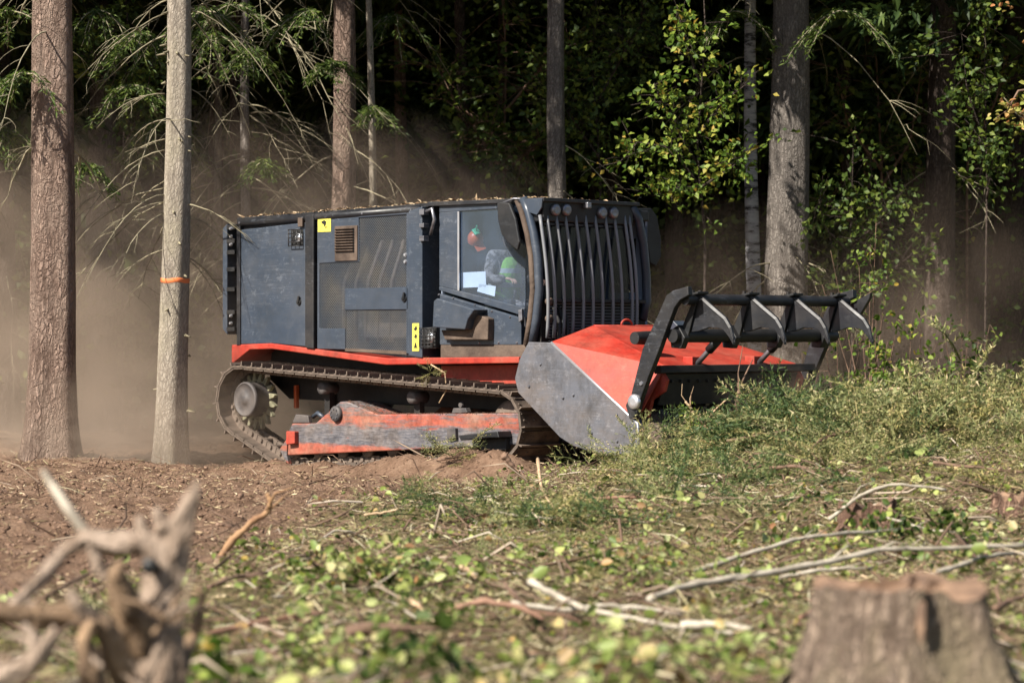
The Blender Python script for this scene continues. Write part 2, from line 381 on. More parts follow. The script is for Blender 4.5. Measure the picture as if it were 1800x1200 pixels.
def terrain(x, y, fine=True):
    x = np.asarray(x, float); y = np.asarray(y, float)
    z = .16*fbm(x*.33, y*.33, 3, 3)
    if fine: z = z + .09*fbm(x*1.3, y*1.3, 11, 3) + .05*fbm(x*5, y*5, 23, 3)
    if fine: z = z + .12*(np.abs(fbm(x*4+3, y*4, 29, 4))*2)*(1-greenmask(x, y)) + .07*np.abs(fbm(x*6, y*6, 31, 3))*greenmask(x, y)
    # slope the machine climbs: level tied to its tracks
    dx, dy = x-OX, y-OY
    xl = dx*cT - dy*sT; yl = dx*sT + dy*cT - 1.02
    mk = sstep(-7.2, -5.6, xl)*(1-sstep(0.6, 1.8, xl))*sstep(-2.6, -1.7, yl)*(1-sstep(1.8, 2.8, yl))
    z = z*(1-.85*mk) + mk*(-.17 + np.clip(xl+4.4, -1.5, 6)*.05)
    # spoil thrown up beside the near track
    z = z + (.24+.35*np.clip(fbm(x*1.6, y*1.6, 61, 3), -.3, .5))*np.exp(-((yl+1.78)/.3)**2)*sstep(-5.5, -4.3, xl)*(1-sstep(.0, .8, xl))
    if fine: z = z + mk*(.09*np.abs(fbm(x*6, y*6, 91, 4))+.12*np.abs(fbm(x*2.2, y*2.2, 93, 3)))*(yl < -1.35)
    # brash heap in front of the head and along the right
    px = np.interp(x, [-1.5,-.3,.6,1.4,1.9,2.3,2.6,3.2,3.9,5.5,9,14,40], [0,.02,.07,.13,.2,.38,.52,.58,.58,.66,.75,.7,.3])
    ed = np.where(y > 27.0, np.exp(-((y-27.0)/1.15)**2), np.exp(-((y-27.0)/6.0)**2))
    ed = np.maximum(ed, .3*sstep(3.6, 5, x)*np.exp(-((y-30)/4)**2))
    z = z + px*ed*(1.12+.9*fbm(x*.9+2, y*.9, 63, 3))
    if fine: z = z + .2*np.abs(fbm(x*1.9, y*1.9, 65, 3))*greenmask(x, y)*sstep(10, 14, y)
    z = z + .5*np.clip(fbm(x*.75+5, y*.6, 67, 3)-.02, 0, 1)*greenmask(x, y)*sstep(13, 17, y)*(1-sstep(27, 30, y))
    # the foreground rises a little towards the photographer
    z = z + .3*sstep(12.0, 8.5, y)*sstep(2., 6., y)
    z = z + .09*np.exp(-((y-30.5)/1.2)**2)*(1-sstep(-5.2, -3.9, x))
    # forest floor
    z = z + .12*sstep(33.0, 38, y)
    z = z - .15*sstep(24, 31, y)*(1-sstep(-.5, 2, x))
    return z
def tz(x, y): return float(terrain(np.array([x]), np.array([y]))[0])
def at(px, py, Y): return Vector(((px-900)/F*Y, Y, CH+(HOR-py)/F*Y))
_ds = np.linspace(6.5, 44, 700)
def ground_at(px, py):
    """where the line of sight through a photo point meets the terrain"""
    X = (px-900)/F*_ds; Z = CH+(HOR-py)/F*_ds
    h = terrain(X, _ds); k = np.argmax(Z <= h)
    if not (Z <= h).any(): k = len(_ds)-1
    return Vector((X[k], _ds[k], h[k]))
def axis(lo, hi, st, far, g=1.22):
    a = list(np.arange(lo, hi+1e-6, st)); d = st
    v = hi
    while v < far: d *= g; v += d; a.append(v)
    d = st; v = lo; b = []
    while v > -far: d *= g; v -= d; b.append(v)
    return np.array(b[::-1]+a)
gx = axis(-8.5, 8.5, .05, 420); gy = axis(7.5, 37, .06, 420)
GX, GY = np.meshgrid(gx, gy)
GZ = terrain(GX, GY)
nx, ny = len(gx), len(gy)
idx = np.arange(nx*ny).reshape(ny, nx)
Fg = np.stack([idx[:-1,:-1], idx[:-1,1:], idx[1:,1:], idx[1:,:-1]], -1).reshape(-1, 4)
def groundmat():
    m, t, out = new_mat('churned soil and litter')
    at_ = t.nodes.new('ShaderNodeAttribute'); at_.attribute_name = 'cover'
    v = coords(t); a = noise(t, v, 3.0, 8, .7); b_ = noise(t, v, 26, 6, .75)
    soil = ramp(t, a, [(.3, (.12,.072,.048)), (.5, (.27,.172,.118)), (.72, (.4,.275,.195))]).outputs[0]
    lit = ramp(t, b_, [(.32, (.06,.05,.026)), (.48, (.17,.145,.07)), (.6, (.28,.225,.125)), (.75, (.42,.33,.2))]).outputs[0]
    c = mixc(t, at_.outputs['Fac'], soil, lit)
    c = mixc(t, .55, c, ramp(t, b_, [(.3, (.35,.33,.3)), (.65, (1.15,1.12,1.08))]).outputs[0], 'MULTIPLY')
    b = bsdf(t, out, c, .95, 0, .1)
    ad = N(t, 'ShaderNodeMath', operation='ADD'); t.links.new(noise(t, v, 9, 6, .7), ad.inputs[0]); t.links.new(b_, ad.inputs[1])
    bump(t, b, ad.outputs[0], 1.0, .05); return m
g = np_mesh('ground', np.stack([GX, GY, GZ], -1).reshape(-1, 3), Fg, groundmat(), smooth=True)
att = g.data.attributes.new('cover', 'FLOAT', 'POINT'); att.data.foreach_set('value', greenmask(GX, GY).astype(np.float32).ravel())
tag(g, 'churned brown forest soil rising into a brash heap', kind='structure')

# ------------------------------------------------------------------ forestry mulcher
# local axes: x forward, y to its far (left) side, z up; the near side is y = -1.02
mul = empty('forestry_mulcher', (OX+1.02*sT, OY+1.02*cT, 0), -TH)
tag(mul, 'black and orange-red tracked forestry mulcher with caged cab working at the forest edge', 'mulcher')
def SP(pts, yl): return [S(a, b, yl) for a, b in pts]
YS = -1.02
# --- engine housing
hx0, _ = S(412, 500, YS); hxm, _ = S(548, 500, YS); hx1, _ = S(735, 500, YS)
mb = MB(); mb.prism(SP([(416,392),(546,381),(546,612),(480,606),(412,608)], YS), -.985, .985)
mb.prism(SP([(546,381),(740,366),(740,628),(680,631),(546,612)], YS), -.7, .985)
mb.build('engine_housing', M['frame'], mul, .01)
mb = MB(); mb.prism(SP([(414,383),(750,357),(750,364),(414,391)], YS), -1.0, 1.0)
roof = mb.build('hood_roof', M['frame'], mul, .008)
MB().tube([(*S(420,392,YS)[:1], -1.0, S(420,392,YS)[1]), (S(585,379,YS)[0], -1.01, S(585,379,YS)[1]), (S(738,368,YS)[0], -1.0, S(738,368,YS)[1])], .05, 12).build('edge_rail', M['frame'], roof)
for px in (424, 535, 548, 640, 726):
    x, z = S(px, 392-(px-424)*.077, YS); MB().lathe((x, -1.06, z+.0), 'y', [(0,.014),(.02,.018)], 8).build('bolt', M['steel'], roof)
# rear door
d = MB().prism(SP([(425,404),(538,391),(538,609),(480,603.5),(425,605)], YS), -1.035, -.99).build('engine_door', M['panel'], mul, .012)
MB().prism(SP([(419,398),(425,397),(425,606),(419,607)], YS), -1.05, -.98).build('door_hinge_rail', M['frame'], d, .006)
def lamp_cage(parent, px0, py0, px1, py1, y, nb=(4,5), boxd=.05):
    x0, z1 = S(px0, py0, y); x1, z0 = S(px1, py1, y)
    MB().box(x0, x1, y-.004, y+boxd, z0, z1).build('lamp_recess', M['ink'], parent)
    cx, cz = x0+(x1-x0)*.66, z0+(z1-z0)*.5
    MB().lathe((cx, y-.03, cz), 'y', [(0,.02),(.004,.05),(.02,.062),(.03,.064)], 20).build('work_lamp', M['lampglass'], parent)
    for i in range(nb[0]):
        x = x0+(x1-x0)*i/(nb[0]-1); MB().tube([(x, y-.045, z0), (x, y-.045, z1)], .007, 6).build('cage_bar', M['frame'], parent)
    for i in range(nb[1]):
        z = z0+(z1-z0)*i/(nb[1]-1); MB().tube([(x0, y-.05, z), (x1, y-.05, z)], .007, 6).build('cage_bar', M['frame'], parent)
lamp_cage(d, 512, 404, 533, 432, -1.035)
def latch(parent, px, py, y):
    x, z = S(px, py, y); m_ = MB(); m_.lathe((x, y-.02, z), 'y', [(0,.035),(.02,.045)], 16)
    m_.prism([(x-.014, z-.01), (x+.02, z-.01), (x+.03, z+.075), (x+.008, z+.08)], y-.035, y-.015); m_.build('latch', M['black'], parent, .003)
latch(d, 526, 531, -1.035)
MB().prism(SP([(541,378),(556,377),(556,613),(541,611)], YS), -1.07, -.98).build('body_post', M['frame'], mul, .012)
MB().prism(SP([(529,383),(537,383),(537,398),(529,399)], YS), -1.075, -1.03).build('latch_block', M['brownsteel'], mul, .004)
# mesh door
md = empty('mesh_door'); md.parent = mul
mb = MB()
mb.prism(SP([(559,388),(632,380),(632,461),(600,461),(563,463),(563,577),(608,577),(608,614),(559,613)], YS), -1.035, -1.0)
mb.prism(SP([(608,507),(720,504),(720,544),(608,545)], YS), -1.04, -1.0)
mb.prism(SP([(716,374),(722,373),(722,622),(716,621)], YS), -1.04, -1.0)
mb.prism(SP([(632,376),(716,370),(716,377),(632,383)], YS), -1.04, -1.0)
mb.build('door_plate', M['panel'], md, .008)
for poly in ([(632,383),(716,377),(716,505),(632,507)], [(563,463),(632,461),(632,507),(608,508),(608,577),(563,577)], [(608,545),(716,544),(716,618),(608,613)]):
    MB().prism(SP(poly, YS), -1.024, -1.018).build('mesh_panel', M['mesh'], md)
MB().prism(SP([(608,612),(716,617),(716,623),(608,617)], YS), -1.035, -1.0).build('door_lip', M['brownsteel'], md)
x0, z1 = S(594, 402, YS); x1, z0 = S(626, 444, YS)
lv = MB().box(x0-.03, x1+.05, -1.05, -1.0, z0-.1, z1+.03).build('vent_frame', M['brownsteel'], md, .006)
MB().box(x0, x1, -1.054, -1.05, z0, z1).build('vent_recess', M['ink'], lv)
for i in range(9):
    z = z0+(z1-z0)*(i+.3)/9; MB().add([(x0,-1.056,z),(x1,-1.056,z),(x1,-1.08,z+.016),(x0,-1.08,z+.016),(x0,-1.056,z+.012),(x1,-1.056,z+.012),(x1,-1.08,z+.026),(x0,-1.08,z+.026)],
        [(0,1,2,3),(7,6,5,4),(0,4,5,1),(1,5,6,2),(2,6,7,3),(3,7,4,0)]).build('vent_slat', M['brownsteel'], lv)
latch(md, 711, 525, -1.04)
for (px, py) in ((715,448),(715,460)):
    x, z = S(px, py, YS); MB().lathe((x, -1.06, z), 'y', [(0,.018),(.02,.026)], 10).build('bolt', M['edge'], md)
# engine seen through the mesh
eng = MB(); xa, _ = S(575, 500, YS); xb, _ = S(700, 500, YS)
eng.box(xa+.5, xb, -.85, -.7, 1.5, 2.0); eng.lathe((xa+.9, -.82, 1.7), 'y', [(0,.16),(.1,.18)], 20)
for i in range(5): eng.tube([(xa+.1+i*.22, -.82, 1.45), (xa+.15+i*.22, -.85, 2.2), (xa+.4+i*.2, -.8, 2.7)], .03, 8)
eng.build('engine', M['hub'], mul, 0)
# sticker on the mesh door
def sticker(px0, py0, px1, py1, y, marks, name, lab):
    x0, z1 = S(px0, py0, y); x1, z0 = S(px1, py1, y)
    s_ = MB().box(x0, x1, y-.004, y, z0, z1).build(name, M['yellow'], mul); s_['label'] = lab
    for poly in marks:
        MB().prism([(x0+(x1-x0)*a, z0+(z1-z0)*b) for a, b in poly], y-.007, y-.0045).build('pictogram', M['ink'], s_)
sticker(559, 383, 582, 407, -1.037, [[(.28,.72),(.5,.82),(.66,.7),(.6,.45),(.5,.35),(.46,.52),(.32,.6)], [(.55,.3),(.66,.42),(.62,.24)], [(.66,.3),(.72,.36),(.7,.26)]], 'warning_sticker', 'square yellow warning sticker with black pictogram')
tri = lambda c, h: [[(.3,c-h),(.7,c-h),(.56,c+h),(.44,c+h)], [(.2,c-h*1.3),(.8,c-h*1.3),(.8,c-h*1.1),(.2,c-h*1.1)]]
# front post of the hood with hinge
post = MB().prism(SP([(722,371),(746,363),(746,629),(722,625)], YS), -1.06, -.6).build('hood_post', M['panel'], mul, .012)
sticker(725, 568, 737, 617, -1.063, [[(.25,.78),(.6,.92),(.75,.8),(.5,.72)], [(.3,.5),(.5,.62),(.72,.56),(.62,.44)]] + tri(.22, .08), 'warning_strip', 'tall yellow warning strip with three black pictograms')
for (a, b) in ((368,378),(393,400),(415,424)):
    x0, z1 = S(744, a, YS); x1, z0 = S(752, b, YS); MB().box(x0, x1, -1.09, -1.0, z0, z1).build('hinge', M['steel'], mul, .005)
xh, zh = S(756, 372, YS); MB().tube([(xh-.05,-1.04,zh),(xh+.1,-1.08,zh+.03),(xh+.12,-1.06,zh-.1),(xh+.03,-1.04,zh-.28)], .022, 8).build('hinge_arm', M['steel'], mul)
# gap between hood and cab, its shade put in as black material; lamp at its foot
MB().prism(SP([(744,362),(776,360),(776,628),(744,629)], YS), -.72, .9).build('gap_shade_panel', M['rubber'], mul)
gl = MB().prism(SP([(741,576),(768,574),(768,612),(741,613)], YS), -1.03, -.72).build('lamp_box', M['black'], mul, .006)
lamp_cage(gl, 742, 577, 766, 609, -1.035, (5,6), .0)

# --- cab
M['lining'] = pmat('grey blue cab lining', (.16,.2,.27), (.22,.27,.34), 3, .8, 0, 0)
YC = -.97
cab_x0, _ = S(772, 500, YC)
cabw = 0.88
floor_z = 1.33
mb = MB(); mb.box(cab_x0, -.02, -.95, cabw, floor_z, 1.42); mb.build('cab_floor', M['black'], mul)
rw = MB().box(cab_x0, cab_x0+.06, -.94, cabw, 1.42, 3.02).build('cab_rear_wall', M['lining'], mul, .01)
# far wall with a window opening
fw = MB(); fw.box(cab_x0+.06, -.05, cabw-.04, cabw, 1.42, 2.05); fw.box(cab_x0+.06, cab_x0+1.1, cabw-.04, cabw, 2.05, 3.0); fw.box(cab_x0+1.1, -.05, cabw-.04, cabw, 2.7, 3.0); fw.box(-.2, -.05, cabw-.04, cabw, 2.05, 2.85)
fwo = fw.build('cab_far_wall', M['lining'], mul)
MB().box(cab_x0+1.1, -.2, cabw-.025, cabw-.015, 2.05, 2.85).build('window_pane', M['dglass'], fwo)
# door: lower panel, stiles, pane
dr = MB().prism(SP([(776,516),(919,559),(919,606),(776,606)], YC), YC-.03, YC+.03).build('cab_door', M['panel'], mul, .01)
dm = MB(); dm.prism(SP([(774,374),(808,371),(808,511),(774,503)], YC), YC-.02, YC+.02)
dm.prism(SP([(774,503),(808,511),(924,541),(924,556),(774,510)], YC), YC-.022, YC+.02)
dm.prism(SP([(774,362),(924,353),(924,364),(774,374)], YC), YC-.02, YC+.02)
dm.build('window_frame', M['panel'], dr, .008)
MB().prism(SP([(808,371),(924,364),(924,541),(808,511)], YC), YC-.004, YC+.004).build('window_pane', M['glass'], dr)
MB().prism(SP([(807,372),(810,372),(810,511),(807,510)], YC), YC-.028, YC-.02).build('window_seal', M['edge'], dr)
for (px, py) in ((800,524),(838,536),(868,547),(900,557),(846,602),(880,602),(912,602),(775,518)):
    x, z = S(px, py, YC); MB().lathe((x, YC-.045, z), 'y', [(0,.008),(.015,.016)], 8).build('bolt', M['steel'], dr)
MB().prism(SP([(917,545),(923,543),(924,562),(918,566)], YC), YC-.06, YC-.02).build('door_catch', M['steel'], dr, .004)
MB().prism(SP([(772,606),(925,606),(925,628),(772,629)], YS), -1.0, .9).build('cab_sill', M['brownsteel'], mul, .01)
# curved dark front quarter of the door opening and the roll pillar
MB().prism(SP([(872,354),(924,351),(938,405),(946,450),(949,510),(940,565),(921,556),(925,520),(924,472),(905,456),(890,432),(880,395)], -.99), -1.0, -.975).build('front_quarter', M['dglass'], mul)
pp = [(920,349),(929,372),(938,408),(945,450),(948,508),(943,560),(936,604)]
MB().tube([(S(a,b,-1.0)[0], -1.0, S(a,b,-1.0)[1]) for a,b in pp], .052, 12).build('roll_pillar', M['panel'], mul)
MB().tube([(S(a-13,b+2,-1.02)[0], -1.0, S(a-13,b+2,-1.02)[1]) for a,b in pp], .038, 10).build('roll_pillar', M['brownsteel'], mul)
# mirror on the near side (dark, rounded)
mp = SP([(876,358),(882,355),(898,357),(909,385),(916,425),(912,440),(897,428),(884,412),(878,388)], -1.1)
MB().prism(mp, -1.13, -1.09).build('mirror', M['black'], mul, .015, 3)
xm, zm = S(884, 357, -1.1); MB().tube([(xm,-1.1,zm),(xm+.12,-1.04,zm+.05),(xm+.3,-1.0,zm+.04)], .014, 8).build('mirror_arm', M['steel'], mul)
# step box below the door
sb = MB().prism(SP([(762,529),(768,524),(834,544),(822,561),(817,579),(760,575)], -1.22), -1.22, -.99).build('step_box', M['panel'], mul, .012)
MB().prism(SP([(775,580),(818,580),(838,552),(858,560),(857,597),(782,597)], -1.1), -1.1, -.985).build('box_shade_block', M['brownsteel'], sb, .01)  # brown block stands in for the shadow under the step box
# cab roof and header
cr = MB().prism(SP([(752,355),(957,347),(957,354),(752,363)], YS), -1.03, .62).build('cab_roof', M['frame'], mul, .008)
MB().box(cab_x0, -.05, .62, .9, 2.98, 3.06).build('roof_edge', M['frame'], cr, .01)
hz1 = Fr(957, 351, .02)[1]; hz0 = hz1-.25
hd = MB().box(-.28, .02, -.99, .55, hz0, hz1-.01).build('light_header', M['black'], mul, .012)
for px, py in ((976,369),(995,369),(1058,374),(1078,374)):
    y, z = Fr(px, py, .03)
    MB().lathe((.015, y, z), 'x', [(0,.07),(.035,.07),(.05,.058),(.045,.03),(.045,.001)], 20).build('headlamp', M['steel'], hd)
y, z = Fr(1029, 362, .03); MB().box(.02, .1, y-.035, y+.035, z-.03, z+.04).build('camera_housing', M['steel'], hd, .008)
# header end plate of the near corner
MB().prism(SP([(922,350),(955,348),(953,365),(945,378),(932,374)], -1.03), -1.045, -1.02).build('corner_plate', M['panel'], mul, .006)
# windscreen, lower mesh guard, bars
wz = Fr(1000, 527, 0)[1]
wsy1 = .62
MB().box(-.12, -.11, -.93, wsy1, wz, hz0).build('windscreen', M['dglass'], mul)
MB().box(-.14, -.06, -.95, .85, 1.42, wz).build('front_panel', M['dark'], mul, .01)
fg = MB().box(-.05, .13, -.93, .66, wz-.03, wz+.01).build('front_guard', M['black'], mul, .006)
MB().box(-.03, .01, -.93, .56, hz0-.04, hz0-.015).build('guard_rail', M['frame'], fg)
MB().prism_x([(-.93,1.45),(.62,1.45),(.62,wz-.03),(-.93,wz-.03)], .05, .055).build('guard_mesh', M['mesh'], fg)
tops = [949,961,977,993,1011,1028,1045,1063,1079,1097,1105]
for i, px in enumerate(tops):
    y, z = Fr(px, 381, .0)
    zz = np.linspace(z+.02, 1.5, 12); u = np.linspace(0, 1, 12)
    xx = .0+.135*np.sin(u*2.1)
    MB().tube([(a, y, b) for a, b in zip(xx, zz)], .02, 8).build('guard_bar', M['bar'], fg)
# far pillar and far mirror guard
fp = [(1110,362),(1122,385),(1131,430),(1136,485),(1137,530),(1129,562)]
MB().tube([(.0, *Fr(a,b,0)) for a,b in fp], .055, 12).build('roll_pillar', M['panel'], mul)
MB().box(-.06,.0,.5,.86,2.9,3.03).build('corner_box', M['black'], mul, .02)
MB().prism_x([Fr(a,b,-.1) for a,b in ((1118,366),(1142,366),(1152,380),(1159,420),(1159,452),(1150,468),(1140,462),(1134,420))], -.12, -.07).build('mirror', M['black'], mul, .012)
for k, py in enumerate((530, 560)):
    y, z = Fr(962, py, .05); MB().lathe((.05, y, z), 'x', [(0,.04),(.06,.045),(.07,.02)], 12).build('hose_fitting', M['brownsteel'], mul)
for k in range(3):
    y = -.85+k*.07; MB().tube([(.0,y,1.95),(.1,y+.03,1.7),(.12,y+.02,1.5),(.3,y+.1,1.25),(.6,y+.2,1.1)], .022, 8).build('hydraulic_hose', M['rubber'], mul)
# --- inside of the cab
st = MB(); st.box(-1.35, -.85, -.68, -.18, 1.62, 1.78); stb = st.build('driver_seat', M['seatf'], mul, .05, 3)
MB().prism([(-1.38,1.78),(-1.24,1.78),(-1.36,2.42),(-1.48,2.42)], -.66, -.2).build('backrest', M['seatf'], stb, .04, 3)
MB().box(-1.3, -.95, -.6, -.28, 1.42, 1.62).build('seat_base', M['black'], stb)
for yy in (-.76, -.1): MB().box(-1.15, -.7, yy-.05, yy+.05, 1.85, 1.95).build('armrest', M['black'], stb, .02, 3)
MB().box(-.5, -.16, -.6, .4, 1.42, 1.85).build('console', M['black'], mul, .03)
for yy in (-.74, -.1): MB().tube([(-.72,yy,1.94),(-.7,yy,2.02),(-.69,yy,2.06)], [.012,.014,.022], 8).build('joystick', M['rubber'], mul)

# --- chassis belt and underbody
bt = SP([(409,606),(477,603),(680,629),(914,627),(914,638),(680,641),(480,613),(441,614),(409,640)], YS)
MB().prism(bt, -1.04, 1.04).build('chassis_belt', M['red'], mul, .012)
MB().prism([(-5.35,1.38),(-4.9,1.4),(-2.6,1.2),(-.2,1.2),(0.1,1.0),(.05,.75),(-.6,.62),(-5.0,.7),(-5.4,.95)], -.6, .6).build('underbody', M['dark'], mul, .01)
MB().prism(SP([(775,642),(912,640),(912,690),(880,686),(775,668)], -.8), -.8, -.55).build('chassis_cheek', M['red'], mul, .01)
for (a, b) in ((520,560),(585,620)):
    x, z = S(a, 690, -.62); MB().box(x, x+.05, -.66, -.6, z-.2, z+.1).build('hose_block', M['orange'] if a < 560 else M['dark'], mul, .01)
# rear guard ladder
rg = MB(); xr = S(404, 500, -.98)[0]
rgp = SP([(393,402),(401,393),(401,588),(393,578)], -.98)
rgo = MB().prism(rgp, -1.0, .95).build('rear_guard', M['panel'], mul, .01)
for py in (396, 420, 440, 470, 505, 545, 575):
    x0, z1 = S(401, py, -.98); x1, z0 = S(414, py+7, -.98); MB().box(x0-.01, x1, -1.0, .95, z0, z1).build('guard_spacer', M['black'], rgo, .004)
for py in (402, 416, 430, 555, 568):
    x, z = S(409, py, -.98); MB().lathe((x, -1.03, z), 'y', [(0,.016),(.03,.024)], 8).build('bolt', M['edge'], rgo)

# --- tracks
SPR = (-5.2, .68, .455); REAR = (-4.35, .07, .22); IDL = (-.47, .475, .42)
pts = []
for cx, cz, r in (SPR, REAR, IDL):
    for a in np.linspace(0, 2*math.pi, 240, endpoint=False): pts.append((cx+r*math.cos(a), cz+r*math.sin(a)))
def hull(p):
    p = sorted(set(p)); lo = []; up = []
    cr_ = lambda o, a, b: (a[0]-o[0])*(b[1]-o[1])-(a[1]-o[1])*(b[0]-o[0])
    for q in p:
        while len(lo) > 1 and cr_(lo[-2], lo[-1], q) <= 0: lo.pop()
        lo.append(q)
    for q in reversed(p):
        while len(up) > 1 and cr_(up[-2], up[-1], q) <= 0: up.pop()
        up.append(q)
    return lo[:-1]+up[:-1]
H = np.array(hull(pts)); H = np.vstack([H, H[:1]])
sl = np.concatenate([[0], np.cumsum(np.linalg.norm(np.diff(H, axis=0), axis=1))])
NSH = int(round(sl[-1]/.205)); step = sl[-1]/NSH
def hp(s_): s_ = s_ % sl[-1]; return np.array([np.interp(s_, sl, H[:,0]), np.interp(s_, sl, H[:,1])])
# shoe: x along the run, z outward
W2 = .33
sh = MB(); sh.box(-step*.52, step*.5, -W2, W2, -.022, .0)
sh.box(step*.30, step*.38, -W2, W2, -.005, .058); sh.box(-step*.45, -step*.39, -W2+.02, W2-.02, -.005, .014)
for yy in (-.27, .27, -.1, .1): sh.lathe((-.01, yy, 0), 'z', [(-.002,.016),(.012,.014)], 6)
for yy in (-.085, .085): sh.box(-step*.5, step*.45, yy-.02, yy+.02, -.1, -.02); 
sh.lathe((0, -.13, -.07), 'y', [(0,.028),(.26,.028)], 8)
for yy in (-W2+.01, W2-.03): sh.box(-step*.5, step*.4, yy, yy+.02, -.045, -.015)
sho = sh.build('track_shoe', M['track'], None); sho_me = sho.data
first = True
def make_track(ys, ysign):
    global first
    root = empty('track'); root.parent = mul
    for i in range(NSH):
        s_ = (i+.5)*step; a = hp(s_-.1); b = hp(s_+.1); p = hp(s_)
        t_ = b-a; ang = math.atan2(t_[1], t_[0])
        if first: o = sho; first = False
        else:
            o = sho.copy(); col.objects.link(o)
        o.parent = root; o.location = (p[0], ys, p[1]); o.rotation_euler = (0, -ang+math.pi, 0)
        # outward normal is to the right of the counter-clockwise run
    # sprocket: toothed ring, planetary drum
    cx, cz, r = SPR; yc = ys
    ring = MB(); n = 17; prof = []
    for k in range(n):
        a0 = 2*math.pi*k/n
        for da, rr in ((0,.27),(.09,.275),(.13,.36),(.2,.385),(.25,.36)): prof.append((cx+rr*math.cos(a0+da), cz+rr*math.sin(a0+da)))
    ring.prism(prof, yc-.03, yc+.03); sp = ring.build('sprocket', M['mustard'], root, .006)
    for k in range(n):
        a0 = 2*math.pi*(k+.2)/n; MB().lathe((cx+.25*math.cos(a0), yc-.05*ysign-.02, cz+.25*math.sin(a0)), 'y', [(0,.012),(.04,.018)], 6).build('bolt', M['mustard'], sp)
    y0 = yc-.3*ysign
    pr = [(0,.001),(0,.06),(.012*ysign,.065),(.012*ysign,.2),(-.0,.205),(.02*ysign,.225),(.06*ysign,.228),(.065*ysign,.215),(.3*ysign,.225),(.34*ysign,.25),(.36*ysign,.25)]
    MB().lathe((cx+.05, y0+.03*ysign, cz+.02), 'y', pr, 40).build('drive_hub', M['hub'], root)
    # idler
    cx, cz, r = IDL; MB().lathe((cx, ys-.1, cz), 'y', [(0,.12),(0,.27),(.03,.3),(.07,.3),(.07,.27),(.13,.27),(.13,.3),(.17,.3),(.2,.27),(.2,.12)], 32).build('idler', M['track'], root)
    for k in range(8):
        x = -4.3+k*.46; z = np.interp(x, [-4.35,-.47], [-.15+.22, .055+.22])
        MB().lathe((x, ys-.16, z-.02), 'y', [(0,.06),(.02,.1),(.07,.1),(.08,.085),(.24,.085),(.25,.1),(.3,.1),(.32,.06)], 18).build('roller', M['track'], root)
    for px in (577, 735):
        x = S(px, 690, ys)[0]; z = np.interp(x, [-5.2,-.47], [1.13, .89])-.2
        MB().lathe((x, ys-.12, z), 'y', [(0,.03),(.0,.075),(.24,.075),(.24,.03)], 16).build('carrier_roller', M['hub'], root)
        MB().box(x-.05, x+.05, ys-.02, ys+.06, z-.35, z).build('roller_bracket', M['dark'], root)
    # beam
    yb = ys-.17*ysign; ysd = -1.2
    beam = SP([(504,800),(506,758),(512,744),(553,744),(596,706),(607,705),(662,728),(910,726),(912,781)], ysd)
    y1 = ys+.26*ysign
    bm = MB().prism(beam, min(yb-.06*ysign, y1), max(yb-.06*ysign, y1)).build('track_frame', M['beam'], root, .015)
    yo = yb-.06*ysign
    def onb(px, py): return S(px, py, ysd)
    x, z = onb(592, 727); MB().lathe((x, yo-(.05 if ysign > 0 else 0), z), 'y', [(0,.05),(0,.088),(.02,.1),(.05,.1)] if ysign > 0 else [(0,.1),(.05,.1)], 24).build('pivot_cap', M['hub'], root)
    if ysign > 0:
        for k in range(7):
            a0 = k*2*math.pi/7; MB().lathe((x+.06*math.cos(a0), yo-.062, z+.06*math.sin(a0)), 'y', [(0,.008),(.015,.012)], 6).build('bolt', M['steel'], root)
        def blk(p, dy, mt, nm): MB().prism([onb(*q) for q in p], yo-dy, yo+.02).build(nm, mt, root, .01)
        blk([(509,757),(524,758),(524,779),(509,781)], .07, M['red'], 'end_block')
        blk([(789,752),(804,752),(805,770),(790,772)], .05, M['hub'], 'bolt_boss')
        blk([(828,764),(897,757),(900,768),(880,768),(832,773)], .22, M['black'], 'step_ledge')
        blk([(838,773),(895,768),(895,790),(850,790)], .06, M['rubber'], 'ledge_pad')
        blk([(510,743),(540,743),(538,730),(516,728)], -.08, M['hub'], 'tensioner')
        blk([(790,727),(818,725),(815,717),(793,717)], -.1, M['hub'], 'lift_lug')
        x, z = onb(797, 712); MB().lathe((x, yo+.1, z), 'y', [(0,.03),(.03,.045),(.06,.03)], 12).build('lift_eye', M['hub'], root)
        x, z = onb(545, 733); MB().tube([(x-.12,yo+.15,z),(x,yo+.12,z+.05),(x+.14,yo+.13,z-.02)], .03, 8).build('hose', M['panel'], root)
        # skid guard at the tail of the beam
        MB().prism([onb(*q) for q in ((490,790),(503,770),(503,800),(507,821))], yo, yo+.06).build('tail_guard', M['beam'], root, .006)
    return root
make_track(-.96, 1); make_track(.96, -1)

# --- mulching head
head = empty('mulching_head'); head.parent = mul
pl = [(930,601),(970,602),(1120,745),(1124,796),(1060,800),(1008,783),(985,768),(912,690),(906,665),(914,632)]
P0 = SP(pl, -1.42)
MB().prism(P0, -1.43, -1.4).build('side_plate', M['skid'], head, .006)
MB().prism(P0, 1.4, 1.43).build('side_plate', M['skid'], head, .006)
e0, e1, e2 = S(968,602,-1.43), S(1120,744,-1.43), S(1124,797,-1.43)
MB().tube([(e0[0],-1.42,e0[1]),(e1[0],-1.42,e1[1]),(e2[0],-1.42,e2[1])], .017, 8).build('wear_edge', M['edge'], head)
for a, b in ((930,679),(990,699),(1008,694),(1084,729),(1040,761),(1085,775),(950,640)):
    x, z = S(a, b, -1.43); MB().lathe((x,-1.447,z), 'y', [(0,.012),(.012,.02),(.018,.022)], 10).build('plate_bolt', M['steel'], head)
A = (S(972,603,-1.39)[0], -1.39, S(972,603,-1.39)[1]); D = (S(1118,744,-1.39)[0], -1.39, S(1118,744,-1.39)[1])
Rn = (S(1045,575,-.72)[0], -.72, S(1045,575,-.72)[1]); C = (S(1170,648,-1.16)[0], -1.16, S(1170,648,-1.16)[1])
